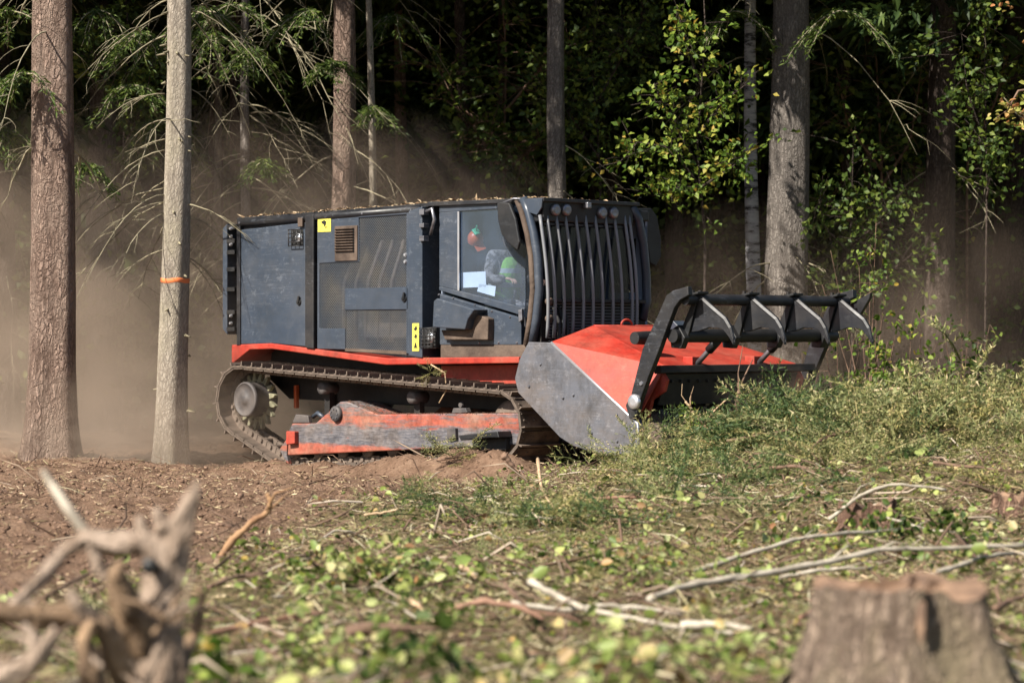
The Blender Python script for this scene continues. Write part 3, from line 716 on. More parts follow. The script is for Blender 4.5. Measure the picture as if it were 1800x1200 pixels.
mir = lambda p: (p[0], -p[1], p[2])
th = .0
hv = [A, D, Rn, C, mir(A), mir(D), mir(Rn), mir(C), (A[0]-.05,-1.39,.75), (A[0]-.05,1.39,.75), (D[0],-1.39,D[2]), (D[0],1.39,D[2])]
hm = MB(); hm.add(hv, [(0,2,3,1), (2,6,7,3), (4,5,7,6), (0,8,9,4,6,2)])
ho = hm.build('hood', M['red'], head)
so = ho.modifiers.new('thick', 'SOLIDIFY'); so.thickness = .03; so.offset = -1
b_ = ho.modifiers.new('bevel', 'BEVEL'); b_.width = .01; b_.segments = 2
# folded rib along the hip, weld line and lugs
def lerp(a, b, t): return tuple(a[i]+(b[i]-a[i])*t for i in range(3))
MB().tube([lerp(lerp(A,D,t), lerp(Rn,C,t), .1) for t in (0,.3,.6,.97)], .02, 8).build('weld_rib', M['red'], ho)
MB().tube([lerp(Rn, mir(Rn), t) for t in (0,.5,1)], .03, 10).build('ridge_tube', M['red'], ho)
q = lerp(Rn, mir(Rn), .38)
MB().tube([(q[0], q[1]+.09*math.cos(a), q[2]+.03+.06*math.sin(a)) for a in np.linspace(0, math.pi, 9)], .014, 6).build('lifting_ring', M['red'], ho)
# cheek and front beam
ck = SP([(1164,646),(1176,668),(1171,688),(1150,702),(1142,735),(1118,748),(1112,720)], -1.16)
for y0 in (-1.2, 1.15): MB().prism(ck, y0, y0+.05).build('cheek', M['red'], head, .006)
fb = SP([(1163,642),(1176,642),(1178,655),(1165,657)], -1.16)
MB().prism(fb, -1.3, 1.42).build('front_beam', M['dark'], head, .008)
bx, bz = C[0], C[2]
MB().prism([(bx-.02,bz-.06),(bx,bz-.06),(bx-.12,bz-.4),(bx-.14,bz-.4)], -1.14, 1.14).build('rubber_curtain', M['rubber'], head)
for k in range(15):
    y = -1.05+k*.15; MB().lathe((bx-.02, y, bz-.14), 'x', [(0,.02),(.03,.016)], 8).build('curtain_bolt', M['dark'], head)
MB().prism([(A[0],.78),(A[0]+.03,.78),(A[0]+.35,.28),(A[0]+.3,.28)], -1.38, 1.38).build('inner_wall', M['brownsteel'], head)
# drum with rows of teeth
dx, dz = D[0]-.22, .47
dm_ = MB().lathe((dx, -1.2, dz), 'y', [(0,.05),(0,.27),(2.4,.27),(2.4,.05)], 32).build('drum', M['brownsteel'], head)
tm = MB(); tm.box(-.05,.05,-.035,.035,0,.075); tm.add([(-.02,-.03,.07),(.055,-.03,.07),(.055,.03,.07),(-.02,.03,.07),(.05,-.03,.11),(.05,.03,.11)], [(0,1,4),(2,3,5),(0,4,5,3),(1,2,5,4)])
t0 = tm.build('drum_tooth', M['steel'], dm_, .004); cnt = 0
for k in range(44):
    o = t0 if k == 0 else t0.copy()
    if k: col.objects.link(o)
    a = k*2.399; o.parent = dm_; o.location = (dx+.265*math.sin(a), -1.13+k*2.26/43, dz+.265*math.cos(a)); o.rotation_euler = (0, a, 0)
for y0 in (-1.36, 1.24): MB().lathe((dx, y0, dz-.02), 'y', [(0,.05),(0,.2),(.1,.23),(.12,.23),(.12,.05)], 24).build('drum_bearing', M['steel'], head)
# skid shoe at the front bottom of the near plate
MB().prism(SP([(1127,755),(1150,742),(1172,752),(1176,790),(1150,800),(1128,800)], -1.3), -1.38, -1.2).build('skid_shoe', M['brownsteel'], head, .02, 3)
MB().prism(SP([(1140,760),(1156,752),(1158,776),(1142,780)], -1.12), -1.15, -1.1).build('shoe_link', M['red'], head, .01)
# push arms
arm = [(1105,712),(1115,693),(1135,613),(1163,551),(1177,519),(1188,511),(1215,503),(1216,519),(1201,527),(1191,541),(1176,581),(1163,618),(1145,663),(1128,711),(1124,735),(1112,736)]
AP = SP(arm, -1.42)
near_arm = MB().prism(AP, -1.475, -1.4).build('push_arm', M['frame'], head, .01)
far_arm = MB().prism(AP, 1.4, 1.475).build('push_arm', M['frame'], head, .01)
x, z = S(1116, 706, -1.47)
MB().lathe((x,-1.51,z), 'y', [(0,.03),(0,.07),(.02,.085),(.04,.085)], 24).build('arm_pivot', M['edge'], head)
MB().lathe((x+.0,-1.5,z-.13), 'y', [(0,.03),(.03,.035)], 12).build('pivot_hole', M['ink'], head)
x, z = S(1128, 674, -1.47); MB().lathe((x,-1.49,z), 'y', [(0,.02),(.015,.028)], 10).build('arm_bolt', M['steel'], head)
ux, uz = S(1205, 526, -1.4); lx, lz = S(1183, 590, -1.4)
MB().lathe((ux, -1.41, uz), 'y', [(0,.062),(2.82,.062)], 18).build('cross_bar', M['frame'], head)
MB().lathe((lx, -1.41, lz), 'y', [(0,.075),(2.82,.075)], 18).build('cross_bar', M['black'], head)
# far arm wing
MB().prism([(ux-.1,uz-.18),(ux+.02,uz-.02),(ux+.3,uz+.1),(ux+.28,uz+.03),(ux+.1,uz-.22)], 1.47, 1.52).build('arm_wing', M['frame'], head, .006)
hk = [(-.03,.05),(.05,.05),(.4,-.2),(.46,-.26),(.535,-.42),(.535,-.49),(.48,-.41),(.4,-.33),(.34,-.31),(.2,-.3),(.06,-.34),(-.12,-.36),(-.09,-.2)]
def ridge(i): return [(.0,.07),(.2,.0),(.38,-.125)]
for i, px in enumerate((1224, 1314, 1391, 1468)):
    y = Fr(px, 525, ux)[0]
    hko = MB().prism([(ux+a, uz+b) for a, b in hk], y-.022, y+.022).build('hook', M['frame'], head, .005)
    MB().tube([(ux+a, y, uz+b) for a, b in [(.0,.065),(.2,-.075),(.41,-.215),(.48,-.31),(.537,-.46)]], [.026,.03,.03,.027,.01], 6, False).build('hook_ridge', M['frame'], hko)
    MB().prism([(ux-.1,uz+.05),(ux+.1,uz+.085),(ux+.1,uz+.06),(ux-.1,uz+.02)], y-.09, y+.09).build('clamp', M['black'], hko, .005)
    for s_ in (-.06, .06): MB().lathe((ux+.0, y+s_, uz+.05), 'z', [(0,.022),(.05,.02)], 8).build('clamp_bolt', M['dark'], hko)
    MB().prism([(ux-.02,uz-.03),(ux+.05,uz-.03),(lx+.08,lz-.08),(lx-.08,lz-.1)], y-.055, y-.024).build('link_plate', M['black'], hko, .006)
    MB().prism([(lx-.11,lz+.05),(lx+.02,lz+.12),(lx+.12,lz-.02),(lx+.06,lz-.14),(lx-.08,lz-.13)], y-.12, y-.03).build('bar_clamp', M['black'], hko, .01)
# hydraulic rams pushing the frame
for yy in (-.62, .45):
    a = (lx-.03, yy, lz-.05); c_ = (C[0]-.05, yy+.02, C[2]+.03)
    MB().tube([a, lerp(a, c_, .4)], .05, 12).build('ram_body', M['black'], head); MB().tube([a, c_], .03, 12).build('ram_rod', M['steel'], head)
    MB().box(c_[0]-.12, c_[0]+.02, yy-.06, yy+.1, c_[2]-.02, c_[2]+.1).build('ram_bracket', M['red'], head, .008)
x, z = S(1128, 594, -1.1); MB().lathe((x, -1.22, z), 'y', [(0,.07),(.3,.08)], 16).build('hose_drum', M['black'], head)
MB().prism([(Rn[0]+.15,Rn[2]-.05),(Rn[0]+.3,Rn[2]+.08),(Rn[0]+.55,Rn[2]-.12),(Rn[0]+.4,Rn[2]-.22)], .3, .5).build('ram_guard', M['panel'], head, .01)
# linkage from the machine to the head
for yy in (-.55, .55):
    MB().prism([(-.3,.75),(-.25,1.0),(.6,1.15),(.65,.9),(.5,.7)], yy-.07, yy+.07).build('lift_arm', M['dark'], head, .015)

# --- driver
def P3(px, py, y): x, z = S(px, py, y); return (x, y, z)
shR = P3(866, 450, -.66); shL = (shR[0]+.02, shR[1]+.4, shR[2]); YP = -.46
elR = P3(860, 493, -.74); waR = P3(889, 489, -.68)
hips = (shR[0]-.06, YP, shR[2]-.5); chest = (shR[0]-.0, YP, shR[2]-.08); neck = (shR[0]+.03, YP, shR[2]+.07); headc = (shR[0]+.09, YP, shR[2]+.21)
def skin(name, verts, edges, rad, m, parent=None, sub=2):
    me = bpy.data.meshes.new(name); me.from_pydata(verts, edges, []); me.update(); me.materials.append(m)
    o = bpy.data.objects.new(name, me); col.objects.link(o); o.parent = parent
    sk = o.modifiers.new('skin', 'SKIN'); 
    for i, r in enumerate(rad):
        v_ = me.skin_vertices[0].data[i]; v_.radius = (r, r) if np.isscalar(r) else r
        v_.use_root = (i == 0)
    sk.use_smooth_shade = True
    if sub: s_ = o.modifiers.new('sub', 'SUBSURF'); s_.levels = sub; s_.render_levels = sub
    return o
toW = mul.matrix_basis if False else Matrix.Translation(mul.location) @ Matrix.Rotation(-TH, 4, 'Z')
per = empty('person', toW @ Vector((hips[0], hips[1], 1.79)), -TH)
tag(per, 'person in camouflage jacket and yellow-green vest driving inside the mulcher cab', 'person')
base = Vector((hips[0], hips[1], 1.79))
def L_(p): return tuple(Vector(p)-base)
elL = (shL[0]+.05, shL[1]+.08, shL[2]-.28); waL = (shL[0]+.33, shL[1]+.02, shL[2]-.27)
knR = (hips[0]+.45, YP-.14, 1.9); knL = (hips[0]+.45, YP+.14, 1.9); fR = (hips[0]+.55, YP-.14, 1.5); fL = (hips[0]+.55, YP+.14, 1.5)
hz = 1.87
V = [(hips[0],hips[1],hz), (hips[0]+.02,YP,hz+.2), chest, neck, shR, elR, waR, shL, elL, waL, (hips[0]+.06,YP-.1,hz), knR, fR, (hips[0]+.06,YP+.1,hz), knL, fL]
E_ = [(0,1),(1,2),(2,3),(2,4),(4,5),(5,6),(2,7),(7,8),(8,9),(0,10),(10,11),(11,12),(0,13),(13,14),(14,15)]
skin('body', [L_(v) for v in V], E_, [.15,.16,.17,.06,.1,.085,.055,.1,.085,.055,.09,.07,.05,.09,.07,.05], M['camo'], per)
# vest over the chest
vb = skin('vest', [L_((hips[0]+.02,hips[1],hz+.06)), L_((hips[0]+.06,YP,hz+.2)), L_((chest[0]+.03,chest[1],chest[2]-.02)), L_((neck[0],neck[1],neck[2]-.05))], [(0,1),(1,2),(2,3)], [(.21,.2),(.22,.21),(.22,.19),(.1,.09)], M['vest'], per)
# head with face, hair
hd_ = MB(); n1, n2 = 16, 12; VV = []
for i in range(n2+1):
    ph = math.pi*i/n2
    for j in range(n1):
        a = 2*math.pi*j/n1; x = math.sin(ph)*math.cos(a)*.1; y = math.sin(ph)*math.sin(a)*.078; z = math.cos(ph)*.125
        if z < -.03: x *= 1-.25*(-z-.03)/.1*(1 if x < 0 else .3); y *= 1-.3*(-z-.03)/.1
        if x > .05 and abs(y) < .02 and -.03 < z < .02: x += .028
        if x > .05 and .015 < abs(y) < .05 and 0 < z < .03: x -= .012
        VV.append((x,y,z))
FF = [(i*n1+j, i*n1+(j+1)%n1, (i+1)*n1+(j+1)%n1, (i+1)*n1+j) for i in range(n2) for j in range(n1)]
hd_.add([tuple(Vector(v)+Vector(L_(headc))) for v in VV], FF, True); hb = hd_.build('head', M['skin'], per)
hc = Vector(L_(headc))
for s_ in (-1, 1):
    MB().lathe((hc.x+.078, hc.y+s_*.032, hc.z+.012), 'x', [(0,.012),(.008,.009),(.01,.002)], 10).build('eye', M['ink'], hb)
    MB().lathe((hc.x-.005, hc.y+s_*.078-.006, hc.z), 'y', [(0,.02),(.006,.03),(.012,.022)], 10).build('ear', M['skin'], hb)
MB().box(hc.x+.075, hc.x+.088, hc.y-.022, hc.y+.022, hc.z-.062, hc.z-.055).build('mouth', M['b_red'], hb, .002)
hr = MB(); hr.add([(hc.x+x*1.08-.012, hc.y+y*1.08, hc.z+z*1.06+.006) for x, y, z in VV[:n1*7] ], FF[:n1*6], True); hr.build('hair', M['hair'], hb)
# hands with five bent fingers
def hand(wr, fwd, side, nm):
    wr = Vector(wr); f_ = Vector(fwd).normalized(); s_ = Vector(side).normalized(); dn = Vector((0,0,-1))
    palm = skin(nm, [L_(wr), L_(wr+f_*.05), L_(wr+f_*.09)], [(0,1),(1,2)], [(.028,.022),(.042,.02),(.04,.017)], M['skin'], per)
    for k, (off, ln) in enumerate(((-.032,.07),(-.011,.08),(.011,.078),(.031,.062))):
        b0 = wr+f_*.085+s_*off
        skin('finger', [L_(b0), L_(b0+f_*ln*.5+dn*.004), L_(b0+f_*ln*.8+dn*.025), L_(b0+f_*ln*.9+dn*.05)], [(0,1),(1,2),(2,3)], [.0095,.009,.0085,.007], M['skin'], palm, 1)
    b0 = wr+f_*.03-s_*.036
    skin('thumb', [L_(b0), L_(b0+f_*.03-s_*.022+dn*.01), L_(b0+f_*.06-s_*.025+dn*.025)], [(0,1),(1,2)], [.013,.011,.009], M['skin'], palm, 1)
hand(waR, (1,.1,-.15), (0,-1,0), 'hand'); hand(waL, (1,-.1,-.25), (0,1,0), 'hand')
# helmet hanging on the rear wall, paper sheets against the side window
def toworld(o): o.location = mul.location; o.rotation_euler = (0,0,-TH); return o
hxx, hzz = S(836, 416, -.8)
hel = empty('safety_helmet', toW @ Vector((hxx, -.8, hzz)), -TH)
MB().lathe((.0,0,-.06), 'z', [(0,.1),(.015,.098),(.05,.095),(.09,.078),(.12,.045),(.13,.004)], 24).build('shell', M['orange'], hel); hel.rotation_euler = (.5, .75, -TH)
MB().prism([(.05,-.065),(.16,-.085),(.165,-.078),(.06,-.05)], -.06, .06).build('peak', M['orange'], hel, .004)
MB().box(-.05,.05,-.04,.04,.075,.105).build('ear_cup', M['green'], hel, .015); MB().box(-.008,.008,-.008,.008,.1,.2).build('hanging_strap', M['green'], hel, .004)
tag(hel, 'orange safety helmet with green band hanging inside the cab side window', 'helmet')
for poly, nm, lab in (([(808,479),(854,477),(855,504),(808,506)], 'paper_sheet', 'larger white sheet standing upright in the cab side window'),
                      ([(843,499),(872,503),(870,521),(839,512)], 'paper_sheet', 'smaller pale sheet leaning below the larger one in the cab window')):
    o = toworld(MB().prism(SP(poly, -.93), -.935, -.93).build(nm, M['white'])); tag(o, lab, 'paper')

# ------------------------------------------------------------------ foliage arrays
def unit(a): return a/(np.linalg.norm(a, axis=1)[:, None]+1e-9)
def leaf_arrays(P, D, Nn, Ln, wr=.55, six=False):
    """folded leaf blades: base P, direction D, normal Nn, length Ln"""
    D = unit(D); Sd = unit(np.cross(D, Nn)); Nn = np.cross(Sd, D); n = len(P); Ln = np.asarray(Ln).reshape(-1, 1)*np.ones((n, 1))
    w_ = Ln*wr*.5
    if six:
        V = np.stack([P, P+D*Ln*.3+Sd*w_*.9+Nn*w_*.35, P+D*Ln*.68+Sd*w_*.85+Nn*w_*.25, P+D*Ln-Nn*Ln*.12, P+D*Ln*.68-Sd*w_*.85+Nn*w_*.25, P+D*Ln*.3-Sd*w_*.9+Nn*w_*.35], 1)
        fa = np.array([[0,1,2],[0,2,3],[0,3,4],[0,4,5]])
    else:
        V = np.stack([P, P+D*Ln*.45+Sd*w_+Nn*w_*.4, P+D*Ln-Nn*Ln*.1, P+D*Ln*.45-Sd*w_+Nn*w_*.4], 1)
        fa = np.array([[0,1,2],[0,2,3]])
    k = V.shape[1]
    Fa = (np.arange(n)[:, None, None]*k + fa[None]).reshape(-1, 3)
    return V.reshape(-1, 3), Fa
def rdir(n, r=rng, zb=0.0, zs=1.0):
    v = r.normal(size=(n, 3)); v[:, 2] = v[:, 2]*zs+zb; return unit(v)
def join(parts):
    V = []; Fa = []; o = 0
    for v, f in parts: V.append(v); Fa.append(np.asarray(f)+o); o += len(v)
    return np.concatenate(V), np.concatenate(Fa)
def tri_tube(pts, rad, n=4):
    V, Fc = tube_arrays(pts, rad, n); T = []
    for f in Fc:
        for i in range(1, len(f)-1): T.append((f[0], f[i], f[i+1]))
    return V, np.array(T)

def spruce_crown(seed, z0=6.0, z1=23.0, rmax=3.1, dens=1.0):
    r = np.random.default_rng(seed); P = []; D = []; NN = []; Ls = []
    z = z0
    while z < z1:
        u = (z-z0)/(z1-z0); ln = rmax*(1-u)**.75*(.75+.25*min(1, u*6+.4))
        for k in range(5):
            if r.random() > .93: continue
            a = r.random()*6.283; l = ln*r.uniform(.65, 1.15); nb = int(52*dens*l/2+10)
            t = np.sqrt(r.random(nb)); dr = r.uniform(.12, .42)
            x = t*l; zz = z - dr*x + .06*x*x + r.normal(0, .05, nb)
            sp = r.normal(0, .24, nb)*(1-.4*t)*l*.5
            P.append(np.stack([x*math.cos(a)-sp*math.sin(a), x*math.sin(a)+sp*math.cos(a), zz], 1))
            d = np.stack([np.full(nb, math.cos(a)), np.full(nb, math.sin(a)), np.full(nb, -.5)], 1)+r.normal(0, .5, (nb, 3)); D.append(d)
            NN.append(r.normal(0, .5, (nb, 3))+np.array([0,0,.8])); Ls.append(r.uniform(.25, .5, nb))
        z += r.uniform(.3, .5)
    return leaf_arrays(np.concatenate(P), np.concatenate(D), np.concatenate(NN), np.concatenate(Ls), .26)
crown_me = {}
for k, (z0, rm) in enumerate(((6.2, 3.0), (7.5, 3.4), (9.0, 2.8), (5.0, 2.6))):
    V, Fa = spruce_crown(100+k, z0, 22.0+k, rm)
    o = np_mesh('crown', V, Fa, M['needle_crown']); crown_me[k] = o.data; bpy.data.objects.remove(o)
def pine_crown(seed):
    r = np.random.default_rng(seed); P = []; 
    for k in range(46):
        z = r.uniform(11.5, 22); rad = 3.4*math.sin((z-10)/13*2.6)**.7*r.uniform(.3, 1); a = r.random()*6.283
        c = np.array([rad*math.cos(a), rad*math.sin(a), z]); P.append(c+r.normal(0, .5, (150, 3))*np.array([1,1,.55]))
    P = np.concatenate(P); n = len(P); return leaf_arrays(P, rdir(n, r, .3), rdir(n, r, .5), r.uniform(.2, .42, n), .35)
V, Fa = pine_crown(55); o = np_mesh('crown', V, Fa, M['needle_crown']); crown_me['p'] = o.data; bpy.data.objects.remove(o)

def trunk_arrays(r0, H, lean, seed, flare=.5, sides=18, wob=.05):
    r = np.random.default_rng(seed); zs = np.concatenate([np.linspace(-.3, 1.6, 14), np.linspace(1.8, 8, 22), np.linspace(8.6, H, 16)])
    V = []; a = np.linspace(0, 2*math.pi, sides, endpoint=False); ph = r.random(3)*6.28
    for z in zs:
        rr = r0*(1-.8*max(0, z)/H)*(1+flare*math.exp(-max(z, -.1)/.45))
        lob = 1+.06*np.sin(3*a+ph[0]+z*.2)+.05*np.sin(5*a+ph[1]-z*.3)*(1+2*math.exp(-max(z,0)/.5))+.025*fbm(np.cos(a)*3+7+z*.9, np.sin(a)*3+z*1.7, seed, 3)*2
        cx = lean[0]*z+wob*math.sin(z*.5+ph[2]); cy_ = lean[1]*z
        V.append(np.stack([cx+rr*lob*np.cos(a), cy_+rr*lob*np.sin(a), np.full(sides, z)], 1))
    n = len(zs); idx = np.arange(n*sides).reshape(n, sides); nx_ = np.roll(idx, -1, 1)
    Fq = np.stack([idx[:-1], nx_[:-1], nx_[1:], idx[1:]], -1).reshape(-1, 4)
    return np.concatenate(V), Fq
def branch_path(r, p, az, ln, rise, droop, n=9, wig=.05):
    t = np.linspace(0, 1, n); P = np.zeros((n, 3))
    h = np.cumsum(np.concatenate([[0], r.normal(0, wig, n-1)]))
    P[:,0] = p[0]+ln*t*np.cos(az+h*.5); P[:,1] = p[1]+ln*t*np.sin(az+h*.5); P[:,2] = p[2]+ln*(rise*t-droop*t*t)+h*.15*ln
    return P
def dead_branch(r, p, az, ln, rise, droop, rad, twigs=5):
    P = branch_path(r, p, az, ln, rise, droop); parts = [tri_tube(P, np.linspace(rad, rad*.25, len(P)), 5)]
    for k in range(twigs):
        i = r.integers(2, len(P)-1); l2 = ln*r.uniform(.2, .55)
        Q = branch_path(r, P[i], az+r.normal(0, .8), l2, r.uniform(-.5, .2), r.uniform(.1, .8), 6, .12)
        parts.append(tri_tube(Q, np.linspace(rad*.45, rad*.15, len(Q)), 4))
        if r.random() < .5:
            Q2 = branch_path(r, Q[3], az+r.normal(0, 1.0), l2*.6, -.3, .5, 5, .15); parts.append(tri_tube(Q2, np.linspace(rad*.3, rad*.12, 5), 3))
    return join(parts)
def tree(name, label, cat, px, Y, wpx, mat, crown=0, H=23, lean=(0,0), seed=1, flare=.45, dead=0, dz=(2,8), dl=(.8,2.2), drad=.014, group=None, each=False, x=None, az=None, crs=1.0, sides=18):
    X = (px-900)/F*Y if x is None else x
    t = empty(name, (X, Y, tz(X, Y))); tag(t, label, cat, group)
    r0 = wpx/F*Y*.5*1.06 if wpx > 3 else wpx
    V, Fq = trunk_arrays(r0, H, lean, seed, flare, sides)
    tr = np_mesh('trunk', V, Fq, mat, t, True)
    r = np.random.default_rng(seed+900)
    if crown is not None:
        c = bpy.data.objects.new('crown', crown_me[crown]); col.objects.link(c); c.parent = t
        c.rotation_euler = (0, 0, r.random()*6.283); c.scale = (crs, crs, 1); c.location = (lean[0]*10, lean[1]*10, 0)
    parts = []
    for k in range(dead):
        z = r.uniform(*dz); a = r.random()*6.283 if az is None else r.choice(az)+r.normal(0, .35)
        rr = r0*(1-.8*z/H)*.8; p = (lean[0]*z+rr*math.cos(a), lean[1]*z+rr*math.sin(a), z)
        br = dead_branch(r, p, a, r.uniform(*dl), r.uniform(-.4, .12), r.uniform(.4, 1.1), drad*r.uniform(.7, 1.2), r.integers(3, 7))
        if each: np_mesh('dead_branch', br[0], br[1], M['twig'], t)
        else: parts.append(br)
    if parts: V, Fa = join(parts); tag(np_mesh('dead_twigs', V, Fa, M['twig'], t), kind='stuff')
    return t

# the trunks one can tell apart, by where they stand and how thick they look
T1 = tree('pine_tree', 'thick reddish-barked pine with flared foot standing in the dust, nearest tree', 'tree', 83, 33.6, 80, M['bark_pine'], 'p', 23, (.02, .0), 1, .3, crs=.7, dead=7, dz=(3.2, 6.5), dl=(.6, 1.5), each=True, sides=40)
T2 = tree('spruce_tree', 'slender pale spruce with orange paint ring around its trunk', 'tree', 304, 33.9, 50, M['bark_spruce'], 2, 22, (.005, 0), 2, .32, crs=.55, dead=30, dz=(2.6, 6.8), dl=(.6, 1.8), drad=.0105, each=True, az=(.9, .7, .5, math.pi, math.pi-.5, math.pi+.5), sides=32)
# knots and broken branch stubs
rk = np.random.default_rng(9)
for k in range(26):
    z = rk.uniform(.8, 6.8); a = rk.uniform(-3.4, .3); rr = 50/F*33.9*.5*1.06*(1-.8*z/22); l = rk.uniform(.02, .12)
    p = np.array([.005*z+.02+rr*.93*math.cos(a), rr*.93*math.sin(a), z]); q = p+np.array([math.cos(a)*l, math.sin(a)*l, -.02]); MB().tube([p, (p+q)/2, q], [.02, .013, .008], 7).build('branch_stub', M['twig'], T2)
# paint ring
r2 = 50/F*33.9*.5*1.06; zr = CH+(HOR-493)/F*33.9-tz(T2.location.x, 33.9)
ring = MB(); a = np.linspace(0, 2*math.pi, 33)[:-1]
VV = []; ph2 = np.random.default_rng(2).random(3)*6.28
for k, (dz_, dr_) in enumerate(((-.03,-.006),(-.027,-.001),(.0,.0),(.027,-.001),(.03,-.006))):
    zz_ = zr+dz_; rr = r2*(1-.8*zz_/22)*(1+.32*math.exp(-zz_/.45))
    lob = 1+.06*np.sin(3*a+ph2[0]+zz_*.2)+.05*np.sin(5*a+ph2[1]-zz_*.3)*(1+2*math.exp(-zz_/.5))+.05*fbm(np.cos(a)*3+7+zz_*.9, np.sin(a)*3+zz_*1.7, 2, 3)
    for j, aa in enumerate(a): q_ = rr*lob[j]+.004+dr_*.6; VV.append((.005*zz_+.05*math.sin(zz_*.5+ph2[2])+q_*math.cos(aa), q_*math.sin(aa), zz_+.008*math.sin(aa*4)))
ring.add(VV, [(k*32+j, k*32+(j+1)%32, (k+1)*32+(j+1)%32, (k+1)*32+j) for k in range(4) for j in range(32)], True).build('paint_ring', M['paint_orange'], T2)
named = [
 ('pine_tree', 'pinkish pine trunk rising behind the engine hood', 601, 38.5, 46, 'bark_pine', 'p', 3, 10),
 ('young_birch_tree', 'thin yellowish trunk just beside the pinkish pine above the hood', 652, 39.5, 16, 'bark_spruce', None, 4, 3),
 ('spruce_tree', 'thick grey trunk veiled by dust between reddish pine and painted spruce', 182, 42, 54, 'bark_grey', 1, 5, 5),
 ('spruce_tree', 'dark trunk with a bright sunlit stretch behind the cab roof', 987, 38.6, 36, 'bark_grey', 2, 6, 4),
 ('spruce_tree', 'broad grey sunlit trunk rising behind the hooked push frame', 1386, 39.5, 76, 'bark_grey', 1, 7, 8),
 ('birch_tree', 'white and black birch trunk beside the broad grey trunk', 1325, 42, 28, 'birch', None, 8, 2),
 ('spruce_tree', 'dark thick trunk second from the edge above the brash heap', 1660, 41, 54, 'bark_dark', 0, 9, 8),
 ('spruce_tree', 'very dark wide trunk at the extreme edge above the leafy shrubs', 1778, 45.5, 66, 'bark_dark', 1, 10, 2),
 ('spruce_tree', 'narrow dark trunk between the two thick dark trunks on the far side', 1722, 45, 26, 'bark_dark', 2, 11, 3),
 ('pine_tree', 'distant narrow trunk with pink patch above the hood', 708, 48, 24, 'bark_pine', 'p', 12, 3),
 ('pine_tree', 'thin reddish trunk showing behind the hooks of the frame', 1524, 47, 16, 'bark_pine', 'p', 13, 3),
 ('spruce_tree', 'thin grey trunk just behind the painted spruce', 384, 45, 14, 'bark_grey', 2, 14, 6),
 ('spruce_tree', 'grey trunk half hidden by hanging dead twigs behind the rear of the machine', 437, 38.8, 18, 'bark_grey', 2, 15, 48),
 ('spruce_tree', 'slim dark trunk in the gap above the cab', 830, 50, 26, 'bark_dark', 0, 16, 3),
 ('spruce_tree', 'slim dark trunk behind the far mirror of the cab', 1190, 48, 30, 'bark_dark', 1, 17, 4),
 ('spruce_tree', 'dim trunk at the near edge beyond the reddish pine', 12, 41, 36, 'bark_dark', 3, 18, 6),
]
for nm, lab, px, Y, wp, mt, cr_, sd_, dd in named:
    tree(nm, lab, 'tree', px, Y, wp, M[mt], cr_, 22 if cr_ is not None else 14, (random.uniform(-.008, .008), 0), sd_, .3, dead=dd, dz=(2.2, 8), dl=(.7, 2.4), drad=.012,
         az=(-1.2, -1.9, -2.4, -.6, 0, math.pi) if dd > 20 else None, group=None)
# the rest of the wood
deep = 'trees standing deep in the dark wood'; n = 0; placed = []
tries = 0
while n < 64 and tries < 2000:
    tries += 1
    Y = random.uniform(44, 66); X = random.uniform(-.24*Y, .24*Y)
    if any((X-a)**2+(Y-b)**2 < 3.4 for a, b in placed): continue
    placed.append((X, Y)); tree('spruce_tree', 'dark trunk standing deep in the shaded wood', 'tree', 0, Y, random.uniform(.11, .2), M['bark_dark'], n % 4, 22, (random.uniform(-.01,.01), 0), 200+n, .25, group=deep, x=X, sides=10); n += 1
# trees of the same wood along its edge, beyond the frame
edge = 'trees along the wood edge beyond the frame'
for k, (X, Y) in enumerate([(-9.5,36.0),(-11.5,40),(-13,35.5),(-16.5,38.5),(-19.5,36),(-12,45),(-16,44),(-21,42),(-9.8,41.5),(-18,49),(9.6,37),(11.5,40.5),(13.5,36.5),(10.5,45.5)]):
    tree('spruce_tree', 'spruce of the wood edge standing outside the picture', 'tree', 0, Y, random.uniform(.16, .26), M['bark_grey'], k % 4, 22, (0, 0), 400+k, .35, group=edge, x=X, sides=10)

# ------------------------------------------------------------------ leafy trees and shrubs
def leafy(name, label, cat, base, stems, mat, lsize, nleaf, spread, seed, barkm=None, rad=.03, six=False, group=None, droop=0.0):
    """stems: list of point lists (world); leaves gather round their outer two thirds"""
    r = np.random.default_rng(seed); t = empty(name, base); tag(t, label, cat, group)
    b = np.array(base); wood = []; P = []; D = []
    for s_ in stems:
        s_ = np.array(s_)-b; k = max(8, len(s_)*4)
        u = np.linspace(0, 1, len(s_)); uu = np.linspace(0, 1, k)
        Q = np.stack([np.interp(uu, u, s_[:, i]) for i in range(3)], 1)
        wood.append(tri_tube(Q, np.linspace(rad, rad*.25, k), 5))
        ncl = max(3, nleaf//len(stems)//9)
        for c in range(ncl):
            i = r.integers(int(k*.3), k); o_ = r.normal(0, spread, 3)*np.array([1,1,.8])
            tip = Q[i]+o_; mid = (Q[i]+tip)/2+np.array([0,0,.1*spread]); wood.append(tri_tube(np.array([Q[i], mid, tip]), np.array([rad*.3, rad*.22, rad*.12]), 3))
            for q in range(9):
                P.append(Q[i]+o_*r.uniform(.35, 1.1)+r.normal(0, lsize*.8, 3)); D.append(unit((o_+r.normal(0, spread*.8, 3)+np.array([0,0,-droop*spread]))[None])[0])
    P = np.array(P); D = np.array(D); n_ = len(P)
    V, Fa = join(wood); np_mesh('stems', V, Fa, barkm or M['b_brown'], t)
    V, Fa = leaf_arrays(P, D, rdir(n_, r, .9, .6), r.uniform(.7, 1.25, n_)*lsize, .68, six); np_mesh('leaves', V, Fa, mat, t)
    return t
def W(px, py, Y): return tuple(at(px, py, Y))
def gb(px, Y): X = (px-900)/F*Y; return (X, Y, tz(X, Y))
